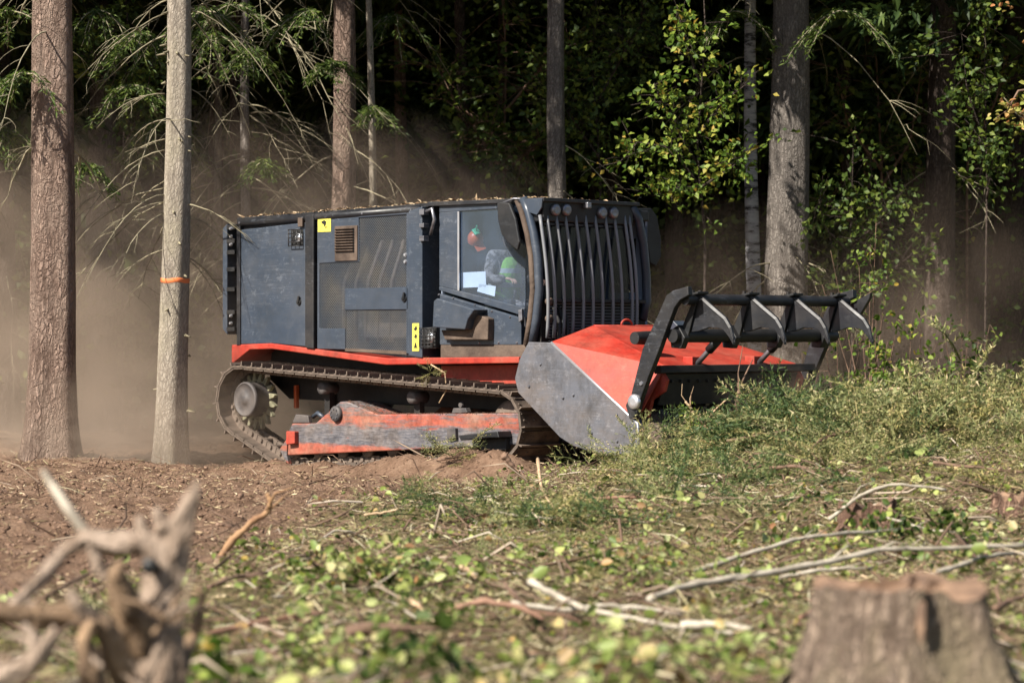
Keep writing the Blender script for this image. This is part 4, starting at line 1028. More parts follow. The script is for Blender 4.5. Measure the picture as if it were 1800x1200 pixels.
# bright deciduous tree behind the cab's far side
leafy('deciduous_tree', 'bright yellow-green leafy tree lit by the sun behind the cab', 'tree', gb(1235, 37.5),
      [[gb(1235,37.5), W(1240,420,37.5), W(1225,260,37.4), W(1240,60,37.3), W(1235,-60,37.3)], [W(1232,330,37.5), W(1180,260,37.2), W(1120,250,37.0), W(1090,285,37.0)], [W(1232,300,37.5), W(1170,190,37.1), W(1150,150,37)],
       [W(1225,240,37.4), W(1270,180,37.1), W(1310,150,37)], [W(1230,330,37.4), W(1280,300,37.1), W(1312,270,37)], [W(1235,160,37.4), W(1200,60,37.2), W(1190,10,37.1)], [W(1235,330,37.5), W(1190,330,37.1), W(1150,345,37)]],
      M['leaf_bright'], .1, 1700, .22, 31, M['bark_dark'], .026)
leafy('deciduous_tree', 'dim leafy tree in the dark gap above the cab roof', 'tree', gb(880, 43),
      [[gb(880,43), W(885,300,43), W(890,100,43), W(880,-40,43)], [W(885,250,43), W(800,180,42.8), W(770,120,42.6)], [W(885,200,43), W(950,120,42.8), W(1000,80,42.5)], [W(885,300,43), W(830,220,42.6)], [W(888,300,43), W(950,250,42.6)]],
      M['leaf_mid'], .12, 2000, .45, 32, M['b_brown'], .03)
leafy('deciduous_tree', 'leafy tree filling the gap between grey trunk and dark trunk above the heap', 'tree', gb(1545, 43.5),
      [[gb(1545,43.5), W(1550,300,43.5), W(1540,100,43.5), W(1550,-50,43.5)], [W(1550,300,43.5), W(1490,220,43), W(1470,120,43)], [W(1548,330,43), W(1600,250,43), W(1620,120,43)], [W(1548,420,43), W(1480,380,42.6), W(1460,350,42.6)]],
      M['leaf_mid'], .11, 1100, .42, 33, M['b_brown'], .03)
leafy('deciduous_tree', 'leafy tree behind the very dark trunk at the edge of the wood', 'tree', gb(1700, 44),
      [[gb(1700,44), W(1700,300,44), W(1720,100,44), W(1735,-40,44)], [W(1705,260,44), W(1750,180,43.5), W(1770,90,43.5)], [W(1705,200,44), W(1680,100,43.6)]], M['leaf_bright'], .11, 600, .34, 34, M['b_brown'], .03)
leafy('deciduous_tree', 'loose leafy sapling in the dust between painted spruce and reddish pine', 'tree', gb(215, 39),
      [[gb(215,39), W(215,300,39), W(225,60,39), W(220,-40,39)], [W(218,260,39), W(255,180,38.6), W(270,100,38.6)], [W(218,200,39), W(170,120,38.7), W(160,40,38.7)]], M['leaf_mid'], .1, 900, .3, 36, M['bark_dark'], .018)
leafy('deciduous_tree', 'low sunlit leafy tree between the broad grey trunk and the dark thick trunk', 'tree', gb(1500, 38.5),
      [[gb(1500,38.5), W(1495,420,38.5), W(1500,260,38.5)], [W(1498,450,38.5), W(1450,400,38.2), W(1440,350,38.1)], [W(1498,430,38.5), W(1560,380,38.2), W(1590,330,38)], [W(1498,520,38.5), W(1560,480,38.2), W(1600,450,38)], [W(1498,540,38.5), W(1450,500,38.1)]], M['leaf_mid'], .105, 1000, .36, 37, M['bark_dark'], .018)
leafy('deciduous_tree', 'leafy branches above the cab roof catching some sun', 'tree', gb(1060, 39.5),
      [[gb(1060,39.5), W(1055,300,39.5), W(1040,100,39.5), W(1050,-30,39.5)], [W(1055,280,39.5), W(1000,200,39.2), W(960,150,39)], [W(1050,180,39.5), W(1100,90,39.2), W(1130,40,39)]], M['leaf_mid'], .1, 1700, .4, 38, M['bark_dark'], .02)
leafy('deciduous_tree', 'leafy sapling crown in the corner gap behind the oak leaves', 'tree', gb(1730, 38.5),
      [[gb(1730,38.5), W(1735,300,38.5), W(1730,60,38.5), W(1740,-40,38.5)], [W(1735,260,38.5), W(1700,160,38.2), W(1690,60,38)], [W(1735,350,38.5), W(1745,280,38), W(1720,240,38)]], M['leaf_mid'], .105, 800, .3, 39, M['bark_dark'], .018)
leafy('oak_branch_tree', 'oak with reddening autumn leaves reaching in from the upper corner', 'tree', gb(1960, 33),
      [[gb(1960,33), W(1960,300,33), W(1950,60,33), W(1960,-120,33)], [W(1955,180,33), W(1860,150,32.8), W(1790,160,32.7), W(1770,195,32.6)], [W(1950,60,33), W(1860,10,32.8), W(1790,-5,32.7), W(1755,0,32.6)], [W(1860,150,32.8), W(1800,205,32.6)], [W(1900,60,32.9), W(1830,60,32.8)]],
      M['leaf_oak'], .085, 420, .1, 35, M['b_brown'], .03, True)
shr = [
 (1480, 31.5, [(1470,560),(1500,600),(1450,600),(1520,570)], .075, 200, .16, 'leaf_bright', 'sunlit shrub showing past the far arm of the push frame'),
 (1540, 33.0, [(1540,560),(1560,600),(1520,520),(1580,560)], .075, 260, .18, 'leaf_bright', 'hazy leafy shrub above the heap right of the hooks'),
 (1700, 33.5, [(1690,560),(1720,600),(1660,590),(1740,570)], .07, 220, .18, 'leaf_mid', 'dim shrub at the foot of the dark thick trunk'),
 (1640, 30.5, [(1640,650),(1610,660),(1670,660),(1650,630)], .06, 200, .12, 'leaf_bright', 'pale shrub just behind the heap crest'),
 (1600, 32.5, [(1600,610),(1575,640),(1640,625),(1560,680),(1620,585)], .075, 260, .16, 'leaf_bright', 'pale green leafy shrub in the dust beyond the brash heap'),
 (1420, 33.5, [(1410,620),(1440,640),(1400,655)], .075, 90, .12, 'leaf_bright', 'small pale shrub seen through the push frame below its bars'),
 (1530, 34.5, [(1530,430),(1510,470),(1560,480),(1460,440),(1540,390),(1445,500)], .07, 240, .15, 'leaf_bright', 'tall thin sapling with scattered leaves right of the broad grey trunk'),
 (1770, 28.6, [(1770,640),(1740,670),(1790,690),(1720,690),(1795,655)], .06, 260, .12, 'leaf_mid', 'green bush on the heap at the far edge of the picture'),
 (1690, 28.4, [(1690,640),(1700,610),(1670,690)], .05, 60, .07, 'leaf_mid', 'leaning leafy shoot above the brash heap'),
 (1345, 27.3, [(1340,650),(1335,690),(1355,680)], .045, 50, .06, 'leaf_mid', 'small leafy shoot in front of the front beam of the head'),
 (1215, 26.6, [(1215,690),(1225,720),(1205,735)], .045, 40, .05, 'leaf_bright', 'yellowish shoot standing before the mulching drum'),
]
for k, (px, Y, tips, ls, nl, sp, mt, lab) in enumerate(shr):
    b = gb(px, Y); leafy('leafy_shrub', lab, 'shrub', b, [[b, tuple((Vector(b)+at(a, c, Y))/2+Vector((0, .1, .05))), W(a, c, Y-.1)] for a, c in tips], M[mt], ls, nl, sp, 60+k, M['b_brown'], .012, True)
# understorey of the wood: a mass of leaves nobody could count
r = np.random.default_rng(77); n_ = 60000
Y = r.uniform(40.5, 60, n_); X = r.uniform(-.25, .25, n_)*Y; Z = np.where(r.random(n_) < .5, np.abs(r.normal(0, 1, n_))*1.8, r.uniform(0, 9, n_))
keep = fbm(X*.55+9, Z*.75+Y*.4, 5, 3) > .03; X, Y, Z = X[keep], Y[keep], Z[keep]
P = np.stack([X, Y, Z+.1], 1); V, Fa = leaf_arrays(P, rdir(len(P), r), rdir(len(P), r, .8), r.uniform(.1, .19, len(P)), .65)
tag(np_mesh('undergrowth', V, Fa, M['leaf_mid']), 'dark leafy undergrowth between the trunks', kind='stuff')
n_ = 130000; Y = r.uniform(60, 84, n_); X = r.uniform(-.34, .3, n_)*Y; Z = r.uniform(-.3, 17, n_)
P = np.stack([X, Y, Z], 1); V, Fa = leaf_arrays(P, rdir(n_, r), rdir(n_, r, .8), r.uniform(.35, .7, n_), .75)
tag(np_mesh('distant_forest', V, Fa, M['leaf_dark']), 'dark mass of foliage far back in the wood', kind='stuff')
# hanging spruce sprays near the top of the picture
def spray(label, px, py, Y, ln, seed, n_b=8, down=.85, mt='leaf_mid'):
    r = np.random.default_rng(seed); c = np.array(at(px, py, Y)); P = []; D = []; wood = []
    t = empty('spruce_bough', tuple(c)); tag(t, label, 'bough')
    for k in range(n_b):
        a = r.uniform(-2.9, -.2) if r.random() < .6 else r.uniform(0, 6.28); l = ln*r.uniform(.5, 1)
        Q = branch_path(r, (0,0,0), a, l, .0, down, 10, .06); wood.append(tri_tube(Q, np.linspace(.012, .004, 10), 4))
        for q in range(95):
            u = r.random(); i = u*9; p = np.array([np.interp(i, range(10), Q[:, j]) for j in range(3)])
            P.append(p+r.normal(0, .03, 3)); D.append(np.array([math.cos(a+r.normal(0,.9)), math.sin(a+r.normal(0,.9)), -.6+r.normal(0,.3)]))
    V, Fa = join(wood); np_mesh('stem', V, Fa, M['twig'], t)
    P = np.array(P); V, Fa = leaf_arrays(P, np.array(D), rdir(len(P), r, .8), r.uniform(.06, .13, len(P)), .2); np_mesh('needles', V, Fa, M['needle_spray'], t)
M['needle_spray'] = leafmat('light green spruce needles', [(0,(.03,.055,.012)),(.6,(.07,.115,.02)),(1,(.16,.21,.04))], .35, .55)  # lighter green than the crown needles
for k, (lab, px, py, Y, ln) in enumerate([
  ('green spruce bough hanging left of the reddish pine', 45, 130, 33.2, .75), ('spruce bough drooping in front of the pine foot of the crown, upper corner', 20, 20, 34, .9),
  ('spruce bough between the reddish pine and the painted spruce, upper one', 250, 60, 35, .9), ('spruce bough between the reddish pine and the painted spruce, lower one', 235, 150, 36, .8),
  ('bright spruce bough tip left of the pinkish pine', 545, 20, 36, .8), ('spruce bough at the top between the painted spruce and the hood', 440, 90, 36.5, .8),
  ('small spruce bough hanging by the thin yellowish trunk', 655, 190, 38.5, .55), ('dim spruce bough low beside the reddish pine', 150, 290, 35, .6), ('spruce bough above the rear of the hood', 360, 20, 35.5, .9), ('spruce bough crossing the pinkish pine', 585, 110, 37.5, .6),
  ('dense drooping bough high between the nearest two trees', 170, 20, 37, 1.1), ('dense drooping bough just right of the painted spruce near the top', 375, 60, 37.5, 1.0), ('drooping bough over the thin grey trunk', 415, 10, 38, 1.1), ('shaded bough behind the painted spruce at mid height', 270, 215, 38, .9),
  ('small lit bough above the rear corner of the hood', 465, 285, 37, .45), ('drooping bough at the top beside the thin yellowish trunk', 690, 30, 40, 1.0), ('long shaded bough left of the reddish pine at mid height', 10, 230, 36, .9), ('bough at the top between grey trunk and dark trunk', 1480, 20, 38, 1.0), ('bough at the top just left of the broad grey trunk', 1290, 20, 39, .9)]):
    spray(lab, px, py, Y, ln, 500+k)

# ------------------------------------------------------------------ stumps
M['torn'] = barkmat('torn reddish stump wood', (.1,.055,.04), (.34,.21,.15), None, 30, 8, .9, .02)
def stump(name, label, c, r_top, r_bot, z0, z1, seed, matb, group=None, sides=72, split=None, jag=.02):
    t = empty(name, (c[0], c[1], z0)); tag(t, label, 'stump', group); r = np.random.default_rng(seed)
    a = np.linspace(0, 2*math.pi, sides, endpoint=False); rings = 30; H = z1-z0; V = []
    for k in range(rings):
        u = k/(rings-1); rr = r_top+(r_bot-r_top)*(1-u)**2.0
        lob = 1+(.06+.16*(1-u)**1.5)*np.sin(4*a+1.1+seed)+.05*np.sin(7*a+seed*2.)+.09*fbm(np.cos(a)*2.2+u*1.1+seed, np.sin(a)*2.2+u*.8, seed, 4)+.2*fbm(np.cos(a)*9, np.sin(a)*9+u*4, seed+5, 4)
        if split is not None: d_ = np.angle(np.exp(1j*(a-split-.12*u))); lob = lob-.05*np.exp(-(d_/.06)**2)*sstep(.1, .4, u)-.08*np.exp(-((d_+.9)/.05)**2)
        z = u*H+(jag*fbm(a*3, np.zeros_like(a)+seed, seed+9, 3)*3*u**6)
        V.append(np.stack([rr*lob*np.cos(a), rr*lob*np.sin(a), z], 1))
    idx = np.arange(rings*sides).reshape(rings, sides); nx_ = np.roll(idx, -1, 1)
    np_mesh('bark', np.concatenate(V), np.stack([idx[:-1], nx_[:-1], nx_[1:], idx[1:]], -1).reshape(-1, 4), matb, t, True)
    top = V[-1]; ct = []; 
    for q in (1.0, .9, .7, .45, .2):
        p = top*np.array([q, q, 1]); p[:, 2] = top[:, 2]*q+H*(1-q)+(-.008 if q < 1 else -.003)+.02*fbm(p[:,0]*14, p[:,1]*14, seed+3, 3)*(q < .95); ct.append(p)
    ct.append(np.array([[0, 0, H+.01]])); Vc = np.concatenate(ct); Fc = []
    for k in range(4):
        for j in range(sides): Fc.append((k*sides+j, k*sides+(j+1)%sides, (k+1)*sides+(j+1)%sides, (k+1)*sides+j))
    m_ = MB().add(Vc, Fc, True); m_.add(Vc[4*sides:], [(j, (j+1)%sides, sides) for j in range(sides)], True); m_.build('cut_face', M['cutwood'], t)
    return t
cs = at(1585, 1030, 9.2)
fs = stump('tree_stump', 'large blurred brown stump with split bark in the bottom corner', (cs.x, 9.2), .30, .62, .02, .66, 3, M['bark_stump'], split=-1.45, jag=.035)
for k, (dx_, dy_, l, w_) in enumerate(((-.05,-.1,.05,.1),(.02,-.16,.07,.035),(.1,-.12,.045,.06),(-.12,-.05,.04,.08))):
    MB().add([(dx_-w_, dy_-.02, .6), (dx_+w_, dy_-.02, .6), (dx_+w_*.7, dy_+.05, .6), (dx_-w_*.8, dy_+.04, .6), (dx_-w_*.3, dy_, .63+l), (dx_+w_*.5, dy_+.02, .625+l*.7)], [(0,1,5,4),(1,2,5),(2,3,4,5),(3,0,4)]).build('splinter', M['cutwood'], fs)
MB().add([(.0,-.325,.53),(.03,-.33,.52),(.035,-.31,.61),(.005,-.3,.62),(.015,-.335,.46),(.03,-.29,.5)], [(0,1,2,3),(0,4,1),(0,3,5),(1,5,2)]).build('torn_strip', M['cutwood'], fs)
g2 = ground_at(1528, 930)
stump('tree_stump', 'low reddish torn stump half buried under green leaves on the slope', (g2.x, g2.y), .21, .3, g2.z-.1, g2.z+.16, 5, M['torn'], split=-1.2, jag=.08)
g3 = ground_at(1785, 900)
stump('tree_stump', 'small reddish stump at the edge of the slope behind a bent branch', (g3.x, g3.y), .17, .26, g3.z-.1, g3.z+.12, 8, M['torn'], split=-1.9, jag=.06)

# uprooted stump in the blurred foreground
Yr = 8.3
up = empty('uprooted_stump', tuple(at(255, 1200, Yr)-Vector((0,0,.35)))); tag(up, 'blurred uprooted stump with torn grey roots in the near corner', 'stump')
ub = np.array(up.location)
def root_part(name, pts, w0, m, n=26, sides=14, rough=.3, seed=0, flat=1.0):
    n *= 3; sides *= 2
    """pts: (px, py, depth, width px)"""
    Pw = np.array([np.array(at(a, b, d))-ub for a, b, d, w_ in pts]); ws = np.array([w_/F*d*.42 for a, b, d, w_ in pts])
    u = np.linspace(0, 1, len(pts)); uu = np.linspace(0, 1, n); P = np.stack([np.interp(uu, u, Pw[:, i]) for i in range(3)], 1)
    k_ = np.array([.25,.5,.25]); Ps = P.copy(); Ps[1:-1] = P[:-2]*.25+P[1:-1]*.5+P[2:]*.25
    n_0 = n; V, Fc = tube_arrays(Ps, np.interp(uu, u, ws), sides); rr_ = np.random.default_rng(seed)
    V = V.reshape(n, sides, 3); C_ = V.mean(1, keepdims=True)
    ii, jj = np.meshgrid(np.arange(n), np.arange(sides), indexing='ij')
    ca_, sa_ = np.cos(jj/sides*6.283), np.sin(jj/sides*6.283)
    s_ = 1+rough*2.2*fbm(ca_*1.6+ii*.02+seed, sa_*1.6+ii*.075, seed, 4)+rough*1.3*fbm(ca_*6+ii*.05, sa_*6+ii*.09+seed, seed+50, 4)+.1*(fbm(ca_*14+3, sa_*14+ii*.03, seed+80, 3))
    V = C_+(V-C_)*s_[..., None]; V[..., 1] = C_[..., 1]+(V[..., 1]-C_[..., 1])*flat
    mb_ = MB(); mb_.add(V.reshape(-1, 3), Fc, True); return mb_.build(name, m, up)
D0 = Yr
root_part('trunk_slab', [(262,1320,D0,140),(272,1200,D0,118),(280,1100,D0,98),(290,1020,D0,84),(306,950,D0,66),(326,905,D0,42),(339,870,D0,28),(346,843,D0,10)], 0, M['rootwood'], 40, 22, .35, 1, .7)
root_part('root', [(305,985,D0,66),(255,955,D0,52),(200,955,D0,44),(150,945,D0,42),(115,968,D0,32),(70,1020,D0-.1,26),(0,1085,D0-.2,20),(-60,1130,D0-.2,16)], 0, M['rootwood'], 34, 16, .4, 2)
root_part('root', [(160,945,D0,34),(175,1000,D0,26),(190,1015,D0,20)], 0, M['rootwood'], 14, 10, .4, 3)
root_part('pale_splinter', [(150,935,D0+.05,24),(120,895,D0+.05,19),(90,850,D0+.1,17),(74,826,D0+.1,10)], 0, M['b_grey'], 14, 8, .1, 4)
root_part('root', [(290,930,D0,40),(278,905,D0,30),(275,890,D0,10)], 0, M['rootwood'], 12, 9, .4, 5)
root_part('root', [(255,945,D0,35),(246,915,D0,22),(242,905,D0,8)], 0, M['rootwood'], 12, 9, .4, 6)
root_part('root', [(245,1130,D0,80),(215,1060,D0-.1,60),(205,1010,D0-.15,38),(215,985,D0-.15,20)], 0, M['rootbrown'], 22, 12, .45, 7)
root_part('root', [(255,1260,D0-.2,70),(215,1180,D0-.25,52),(180,1100,D0-.3,50),(140,1085,D0-.3,44),(60,1080,D0-.35,40),(-20,1072,D0-.4,46)], 0, M['rootbrown'], 30, 14, .45, 8)
root_part('root', [(170,1095,D0-.3,44),(135,1060,D0-.35,26),(120,1035,D0-.35,14)], 0, M['rootwood'], 14, 10, .4, 9)
root_part('root', [(-20,1195,D0-.5,46),(30,1180,D0-.5,40),(65,1155,D0-.5,38),(60,1120,D0-.5,22),(40,1095,D0-.5,14)], 0, M['rootwood'], 22, 12, .35, 10)
root_part('root', [(65,1160,D0-.5,34),(85,1125,D0-.5,24),(98,1100,D0-.5,16)], 0, M['rootwood'], 14, 10, .3, 11)
root_part('root', [(170,1240,D0-.3,60),(160,1180,D0-.35,48),(150,1130,D0-.35,36),(165,1090,D0-.35,26)], 0, M['rootbrown'], 20, 12, .5, 12)
root_part('root', [(310,1180,D0+.1,50),(340,1120,D0+.2,26),(355,1060,D0+.2,18),(350,1025,D0+.2,12)], 0, M['rootbrown'], 20, 10, .35, 13)
MB().lathe(tuple(np.array(at(263,995,D0-.085))-ub), 'y', [(0,.005),(0,.027),(.05,.02)], 14).build('knot_hole', M['ink'], up)
#root_part('torn_bark', [(290,1075,D0-.12,90),(300,1130,D0-.13,95),(285,1200,D0-.1,110)], 0, M['rootwood'], 14, 12, .7, 14, .5)

rs = np.random.default_rng(14)
for k in range(22):
    px, py = rs.uniform(-20, 330), rs.uniform(1060, 1210); a_ = rs.uniform(-2.6, -.4); l = rs.uniform(50, 130)
    pts_ = [(px, py, D0-rs.uniform(0, .5), rs.uniform(10, 20))]
    for q in (.4, .7, 1.0): a_ += rs.normal(0, .35); pts_.append((pts_[-1][0]+l*.33*math.cos(a_), pts_[-1][1]+l*.33*math.sin(a_), pts_[-1][2], pts_[0][3]*(1.1-q)))
    root_part('rootlet', pts_, 0, M['rootwood'] if k % 3 else M['rootbrown'], 8, 4, .25, 100+k)
# ------------------------------------------------------------------ fallen branches
def branch(label, pts, wpx, m, lift=.03, up_=None, nm='fallen_branch', twigs=0, seed=0):
    """pts in the photo, laid on the terrain; lift raises the middle"""
    r = np.random.default_rng(seed+int(pts[0][0])); G = []
    ga = ground_at(*pts[0]); gz_ = ground_at(*pts[-1])
    for k, (a, b) in enumerate(pts):
        u = k/(len(pts)-1)
        if up_ is None: nr_ = min(ga.y, gz_.y); Yk = (nr_+(ga.y+(gz_.y-ga.y)*u-nr_)*.4)*.955
        else: Yk = up_
        q = at(a, b, Yk); h = tz(q.x, q.y)
        if up_ is None and q.z < h+.04: q.z = h+.04
        G.append(q)
    b0 = np.array(G[0]); P = np.array([np.array(g_)-b0 for g_ in G]); n = 6*len(pts)
    u = np.linspace(0, 1, len(pts)); uu = np.linspace(0, 1, n); Q = np.stack([np.interp(uu, u, P[:, i]) for i in range(3)], 1)
    for _ in range(3): Q[1:-1] = Q[:-2]*.25+Q[1:-1]*.5+Q[2:]*.25
    Q += np.cumsum(r.normal(0, .0025, Q.shape), 0)
    rad = wpx/F*G[0].y*.52; rr = np.linspace(rad, rad*.6, n)*(1+.18*r.normal(size=n).clip(-1, 1))
    mb_ = MB(); V, Fc = tube_arrays(Q, rr, 9); mb_.add(V, Fc, True)
    t = mb_.build(nm, m); t.location = b0; tag(t, label, 'branch')
    for k in range(twigs):
        i = r.integers(n//4, n-2); d = Q[min(i+2, n-1)]-Q[i]; d /= np.linalg.norm(d)+1e-9; l = rad*r.uniform(7, 18)
        e = Q[i]+(d*.9+r.normal(0, .45, 3)*np.array([1,1,.5])+np.array([0,0,.06]))*l; mid = (Q[i]+e)/2+r.normal(0, .1*l, 3)
        MB().tube([Q[i], mid, e], [rr[i]*.5, rr[i]*.35, rr[i]*.15], 6).build('side_twig', m, t)
    return t
BR = [
 ('grey branch curving above the longest pale branch on the slope', [(1223,1004),(1300,975),(1387,948),(1480,934),(1545,929)], 9, 'b_grey', None, 3),
 ('longest pale branch lying across the slope behind the big stump', [(1140,1052),(1200,1027),(1280,1013),(1363,999),(1460,982),(1550,964),(1680,962),(1810,956)], 13, 'b_grey', None, 4),
 ('pale branch running out of the frame just right of the big stump top', [(1639,1008),(1713,985),(1760,974),(1810,970)], 10, 'b_grey', None, 2),
 ('thin pale branch arching over the low reddish stump', [(1457,913),(1480,893),(1503,873),(1550,852),(1610,852),(1662,859)], 7, 'b_grey', 18.9, 3),
 ('tan arched stalk on the crest of the brash heap', [(1499,696),(1550,684),(1606,682),(1657,698),(1704,745)], 6, 'b_tan', 27.2, 2),
 ('dark crooked branch on the slope below the mulching drum', [(1261,845),(1300,832),(1345,817)], 10, 'b_brown', None, 3),
 ('thin brown branch continuing beyond the dark crooked one', [(1354,822),(1410,820),(1433,831)], 6, 'b_brown', None, 2),
 ('short tan stick on top of the brash heap', [(1433,731),(1494,740)], 7, 'b_tan', None, 1),
 ('brown upright stake standing before the front beam of the head', [(1297,735),(1296,705),(1300,690),(1298,672)], 10, 'b_brown', 26.6, 2),
 ('pale split sticks lying under the longest pale branch', [(1368,1016),(1457,1000),(1536,995)], 8, 'b_grey', None, 1),
 ('brown bent branch over the small reddish stump', [(1727,889),(1745,872),(1760,866),(1800,873),(1830,880)], 8, 'b_brown', 20.6, 2),
 ('brown branch beside the big stump at the frame edge', [(1746,1069),(1775,1050),(1810,1036)], 13, 'b_brown', None, 2),
 ('thin grey branch lying in the middle of the green litter', [(866,897),(915,904),(970,908),(1020,911)], 6, 'b_grey', None, 3),
 ('smooth reddish stick lying level below the side plate of the head', [(1010,877),(1100,874),(1195,871)], 7, 'b_red', None, 1),
 ('long pale greenish branch with broken end in the lower middle', [(932,1021),(985,1046),(1034,1067),(1120,1081),(1195,1091),(1290,1100)], 12, 'b_grey', None, 4),
 ('pale crooked branch just above the long greenish branch', [(897,1060),(985,1069),(1050,1058),(1090,1060),(1195,1077)], 10, 'b_grey', None, 3),
 ('reddish-brown branch sloping down in the lower middle', [(775,1072),(845,1055),(900,1066),(950,1088)], 12, 'b_red', None, 2),
 ('short dark log lying in the blurred lower middle', [(607,1112),(660,1103),(722,1105)], 26, 'b_brown', None, 1),
 ('thin twig slanting beside the long greenish branch', [(887,1025),(915,1050),(943,1081)], 8, 'b_brown', None, 1),
 ('broken pale splintered stick among the leaves', [(810,993),(838,1021)], 8, 'b_tan', None, 1),
 ('torn reddish chunk of wood sticking up beside the track', [(884,797),(896,810),(908,826)], 13, 'b_brown', 27.4, 2),
 ('upright crooked stalk in front of the track', [(946,806),(950,857),(965,880),(981,902)], 6, 'b_tan', None, 1),
 ('curved orange-brown root hooking up from the bare soil', [(385,982),(413,944),(441,920),(469,906),(479,888),(475,872)], 13, 'b_orange', 16.9, 2),
 ('brown branch lying near the bottom beside the uprooted stump', [(353,1119),(455,1095),(574,1074)], 11, 'b_red', None, 2),
 ('thin branch slanting behind the uprooted stump', [(31,1074),(122,1028),(217,986)], 9, 'b_brown', None, 1),
 ('grey forked stick right of the uprooted stump', [(367,1032),(420,1014),(472,1007)], 9, 'b_brown', None, 2),
 ('dark branch at the bottom right of the uprooted stump', [(413,1168),(462,1144),(540,1137)], 12, 'b_brown', None, 2),
 ('blurred tan stick by the short dark log', [(703,1048),(745,1072)], 12, 'b_tan', None, 0),
 ('thin reddish shoot arching before the drum', [(1195,820),(1220,800),(1262,788)], 5, 'b_red', 26.5, 2),
 ('greenish thin stalk bowed in front of the drum', [(1232,752),(1245,735),(1255,717),(1278,700)], 4, 'b_tan', 26.7, 0),
 ('twiggy tan stalk leaning left before the drum', [(1268,770),(1240,748),(1222,725),(1209,707)], 6, 'b_tan', 26.6, 4),
 ('pale stick lying at the lower edge of the soil strip', [(640,905),(700,893)], 5, 'b_tan', None, 0),
 ('grey twig lying across the right part of the slope', [(1545,905),(1620,925),(1690,930)], 5, 'b_grey', None, 2),
 ('slim brown twig running to the frame edge above the small stump', [(1640,812),(1720,822),(1805,832)], 6, 'b_brown', None, 3),
 ('bare twig leaning on the heap above the tan stick', [(1415,800),(1440,770),(1500,752)], 5, 'b_brown', None, 2),
 ('blurred brown stick at the left of the big stump', [(1405,1085),(1440,1065),(1470,1052)], 9, 'b_red', None, 1),
 ('grey half-buried log end left of the big stump', [(1195,1098),(1260,1096),(1320,1103)], 16, 'b_grey', None, 0),
]
for k, (lab, pts, wp, mt, up_, tw) in enumerate(BR): branch(lab, pts, wp, M[mt], up_=up_, twigs=tw, seed=k)

# ------------------------------------------------------------------ ground cover scatter
def wedge(n, r, y0=8.0, y1=35.0, pw=.75):
    Y = y0+(y1-y0)*r.random(n)**pw; X = r.uniform(-.235, .235, n)*Y; return X, Y
r = np.random.default_rng(5)
def offm(X, Y):
    """outside the machine's footprint"""
    dx, dy = X-OX, Y-OY; xl = dx*cT-dy*sT; yl = dx*sT+dy*cT-1.02
    return ~((xl > -5.9) & (xl < 2.0) & (yl > -1.35) & (yl < 1.5))
# clods
ico = bpy.data.meshes.new('tmp'); import bmesh
bm = bmesh.new(); bmesh.ops.create_icosphere(bm, subdivisions=1, radius=1); bm.verts.ensure_lookup_table()
IV = np.array([v.co[:] for v in bm.verts]); IF = np.array([[v.index for v in f.verts] for f in bm.faces]); bm.free()
def scatter_solid(name, label, n, size, mat, maskf, seed, squash=.6):
    r = np.random.default_rng(seed); X, Y = wedge(n, r); k = (r.random(n) < maskf(X, Y)) & offm(X, Y); X, Y = X[k], Y[k]; n = len(X)
    Z = terrain(X, Y); s_ = size*np.exp(r.normal(0, .42, n)); A = rdir(n, r)
    V = IV[None]*(1+r.normal(0, .3, (n, len(IV), 1)))*s_[:, None, None]*np.array([1,1,squash]); ang = r.random(n)*6.28
    c_, q_ = np.cos(ang)[:, None], np.sin(ang)[:, None]; x_ = V[..., 0]*c_-V[..., 1]*q_; y_ = V[..., 0]*q_+V[..., 1]*c_
    V = np.stack([x_+X[:, None], y_+Y[:, None], V[..., 2]+Z[:, None]+.2*s_[:, None]], -1)
    Fa = (np.arange(n)[:, None, None]*len(IV)+IF[None]).reshape(-1, 3)
    return tag(np_mesh(name, V.reshape(-1, 3), Fa, mat, smooth=False), label, kind='stuff')
scatter_solid('soil_clods', 'loose clods of brown soil', 34000, .0115, M['clods'], lambda X, Y: 1-.88*greenmask(X, Y), 21)
def scatter_strip(name, label, n, lo, hi, wr, mat, maskf, seed, tilt=.35, zoff=.01, pw=.75, bend=.15):
    """thin folded strips: chips, stalks, twigs"""
    r = np.random.default_rng(seed); X, Y = wedge(n, r, pw=pw); k = (r.random(n) < maskf(X, Y)) & offm(X, Y); X, Y = X[k], Y[k]; n = len(X)
    P = np.stack([X, Y, terrain(X, Y)+zoff+np.abs(r.normal(0, .02, n))], 1); a = r.random(n)*6.28
    D = unit(np.stack([np.cos(a), np.sin(a), r.normal(.08, tilt, n)], 1)); Sd = unit(np.cross(D, rdir(n, r, 1.2))); U = np.cross(Sd, D)
    Ln = np.exp(r.uniform(math.log(lo), math.log(hi), n))[:, None]; w_ = Ln*wr*.5*r.uniform(.6, 1.4, n)[:, None]; w_ = np.clip(w_, .0018, .02)
    Mi = P+D*Ln*.5+U*Ln*r.normal(0, bend, n)[:, None]; En = P+D*Ln
    V = np.stack([P-Sd*w_, P+Sd*w_, P+U*w_*1.2, Mi-Sd*w_, Mi+Sd*w_, Mi+U*w_*1.2, En], 1)
    fa = np.array([[0,1,4],[0,4,3],[1,2,5],[1,5,4],[2,0,3],[2,3,5],[3,4,6],[4,5,6],[5,3,6]])
    Fa = (np.arange(n)[:, None, None]*7+fa[None]).reshape(-1, 3)
    return tag(np_mesh(name, V.reshape(-1, 3), Fa, mat), label, kind='stuff')
scatter_strip('wood_chips', 'shredded wood chips and fibres on the soil', 48000, .015, .1, .14, M['chips'], lambda X, Y: .26+.36*greenmask(X, Y)*np.clip(.5+2.5*fbm(X*1.5, Y*.9, 87, 3), 0, 1), 22, .3)
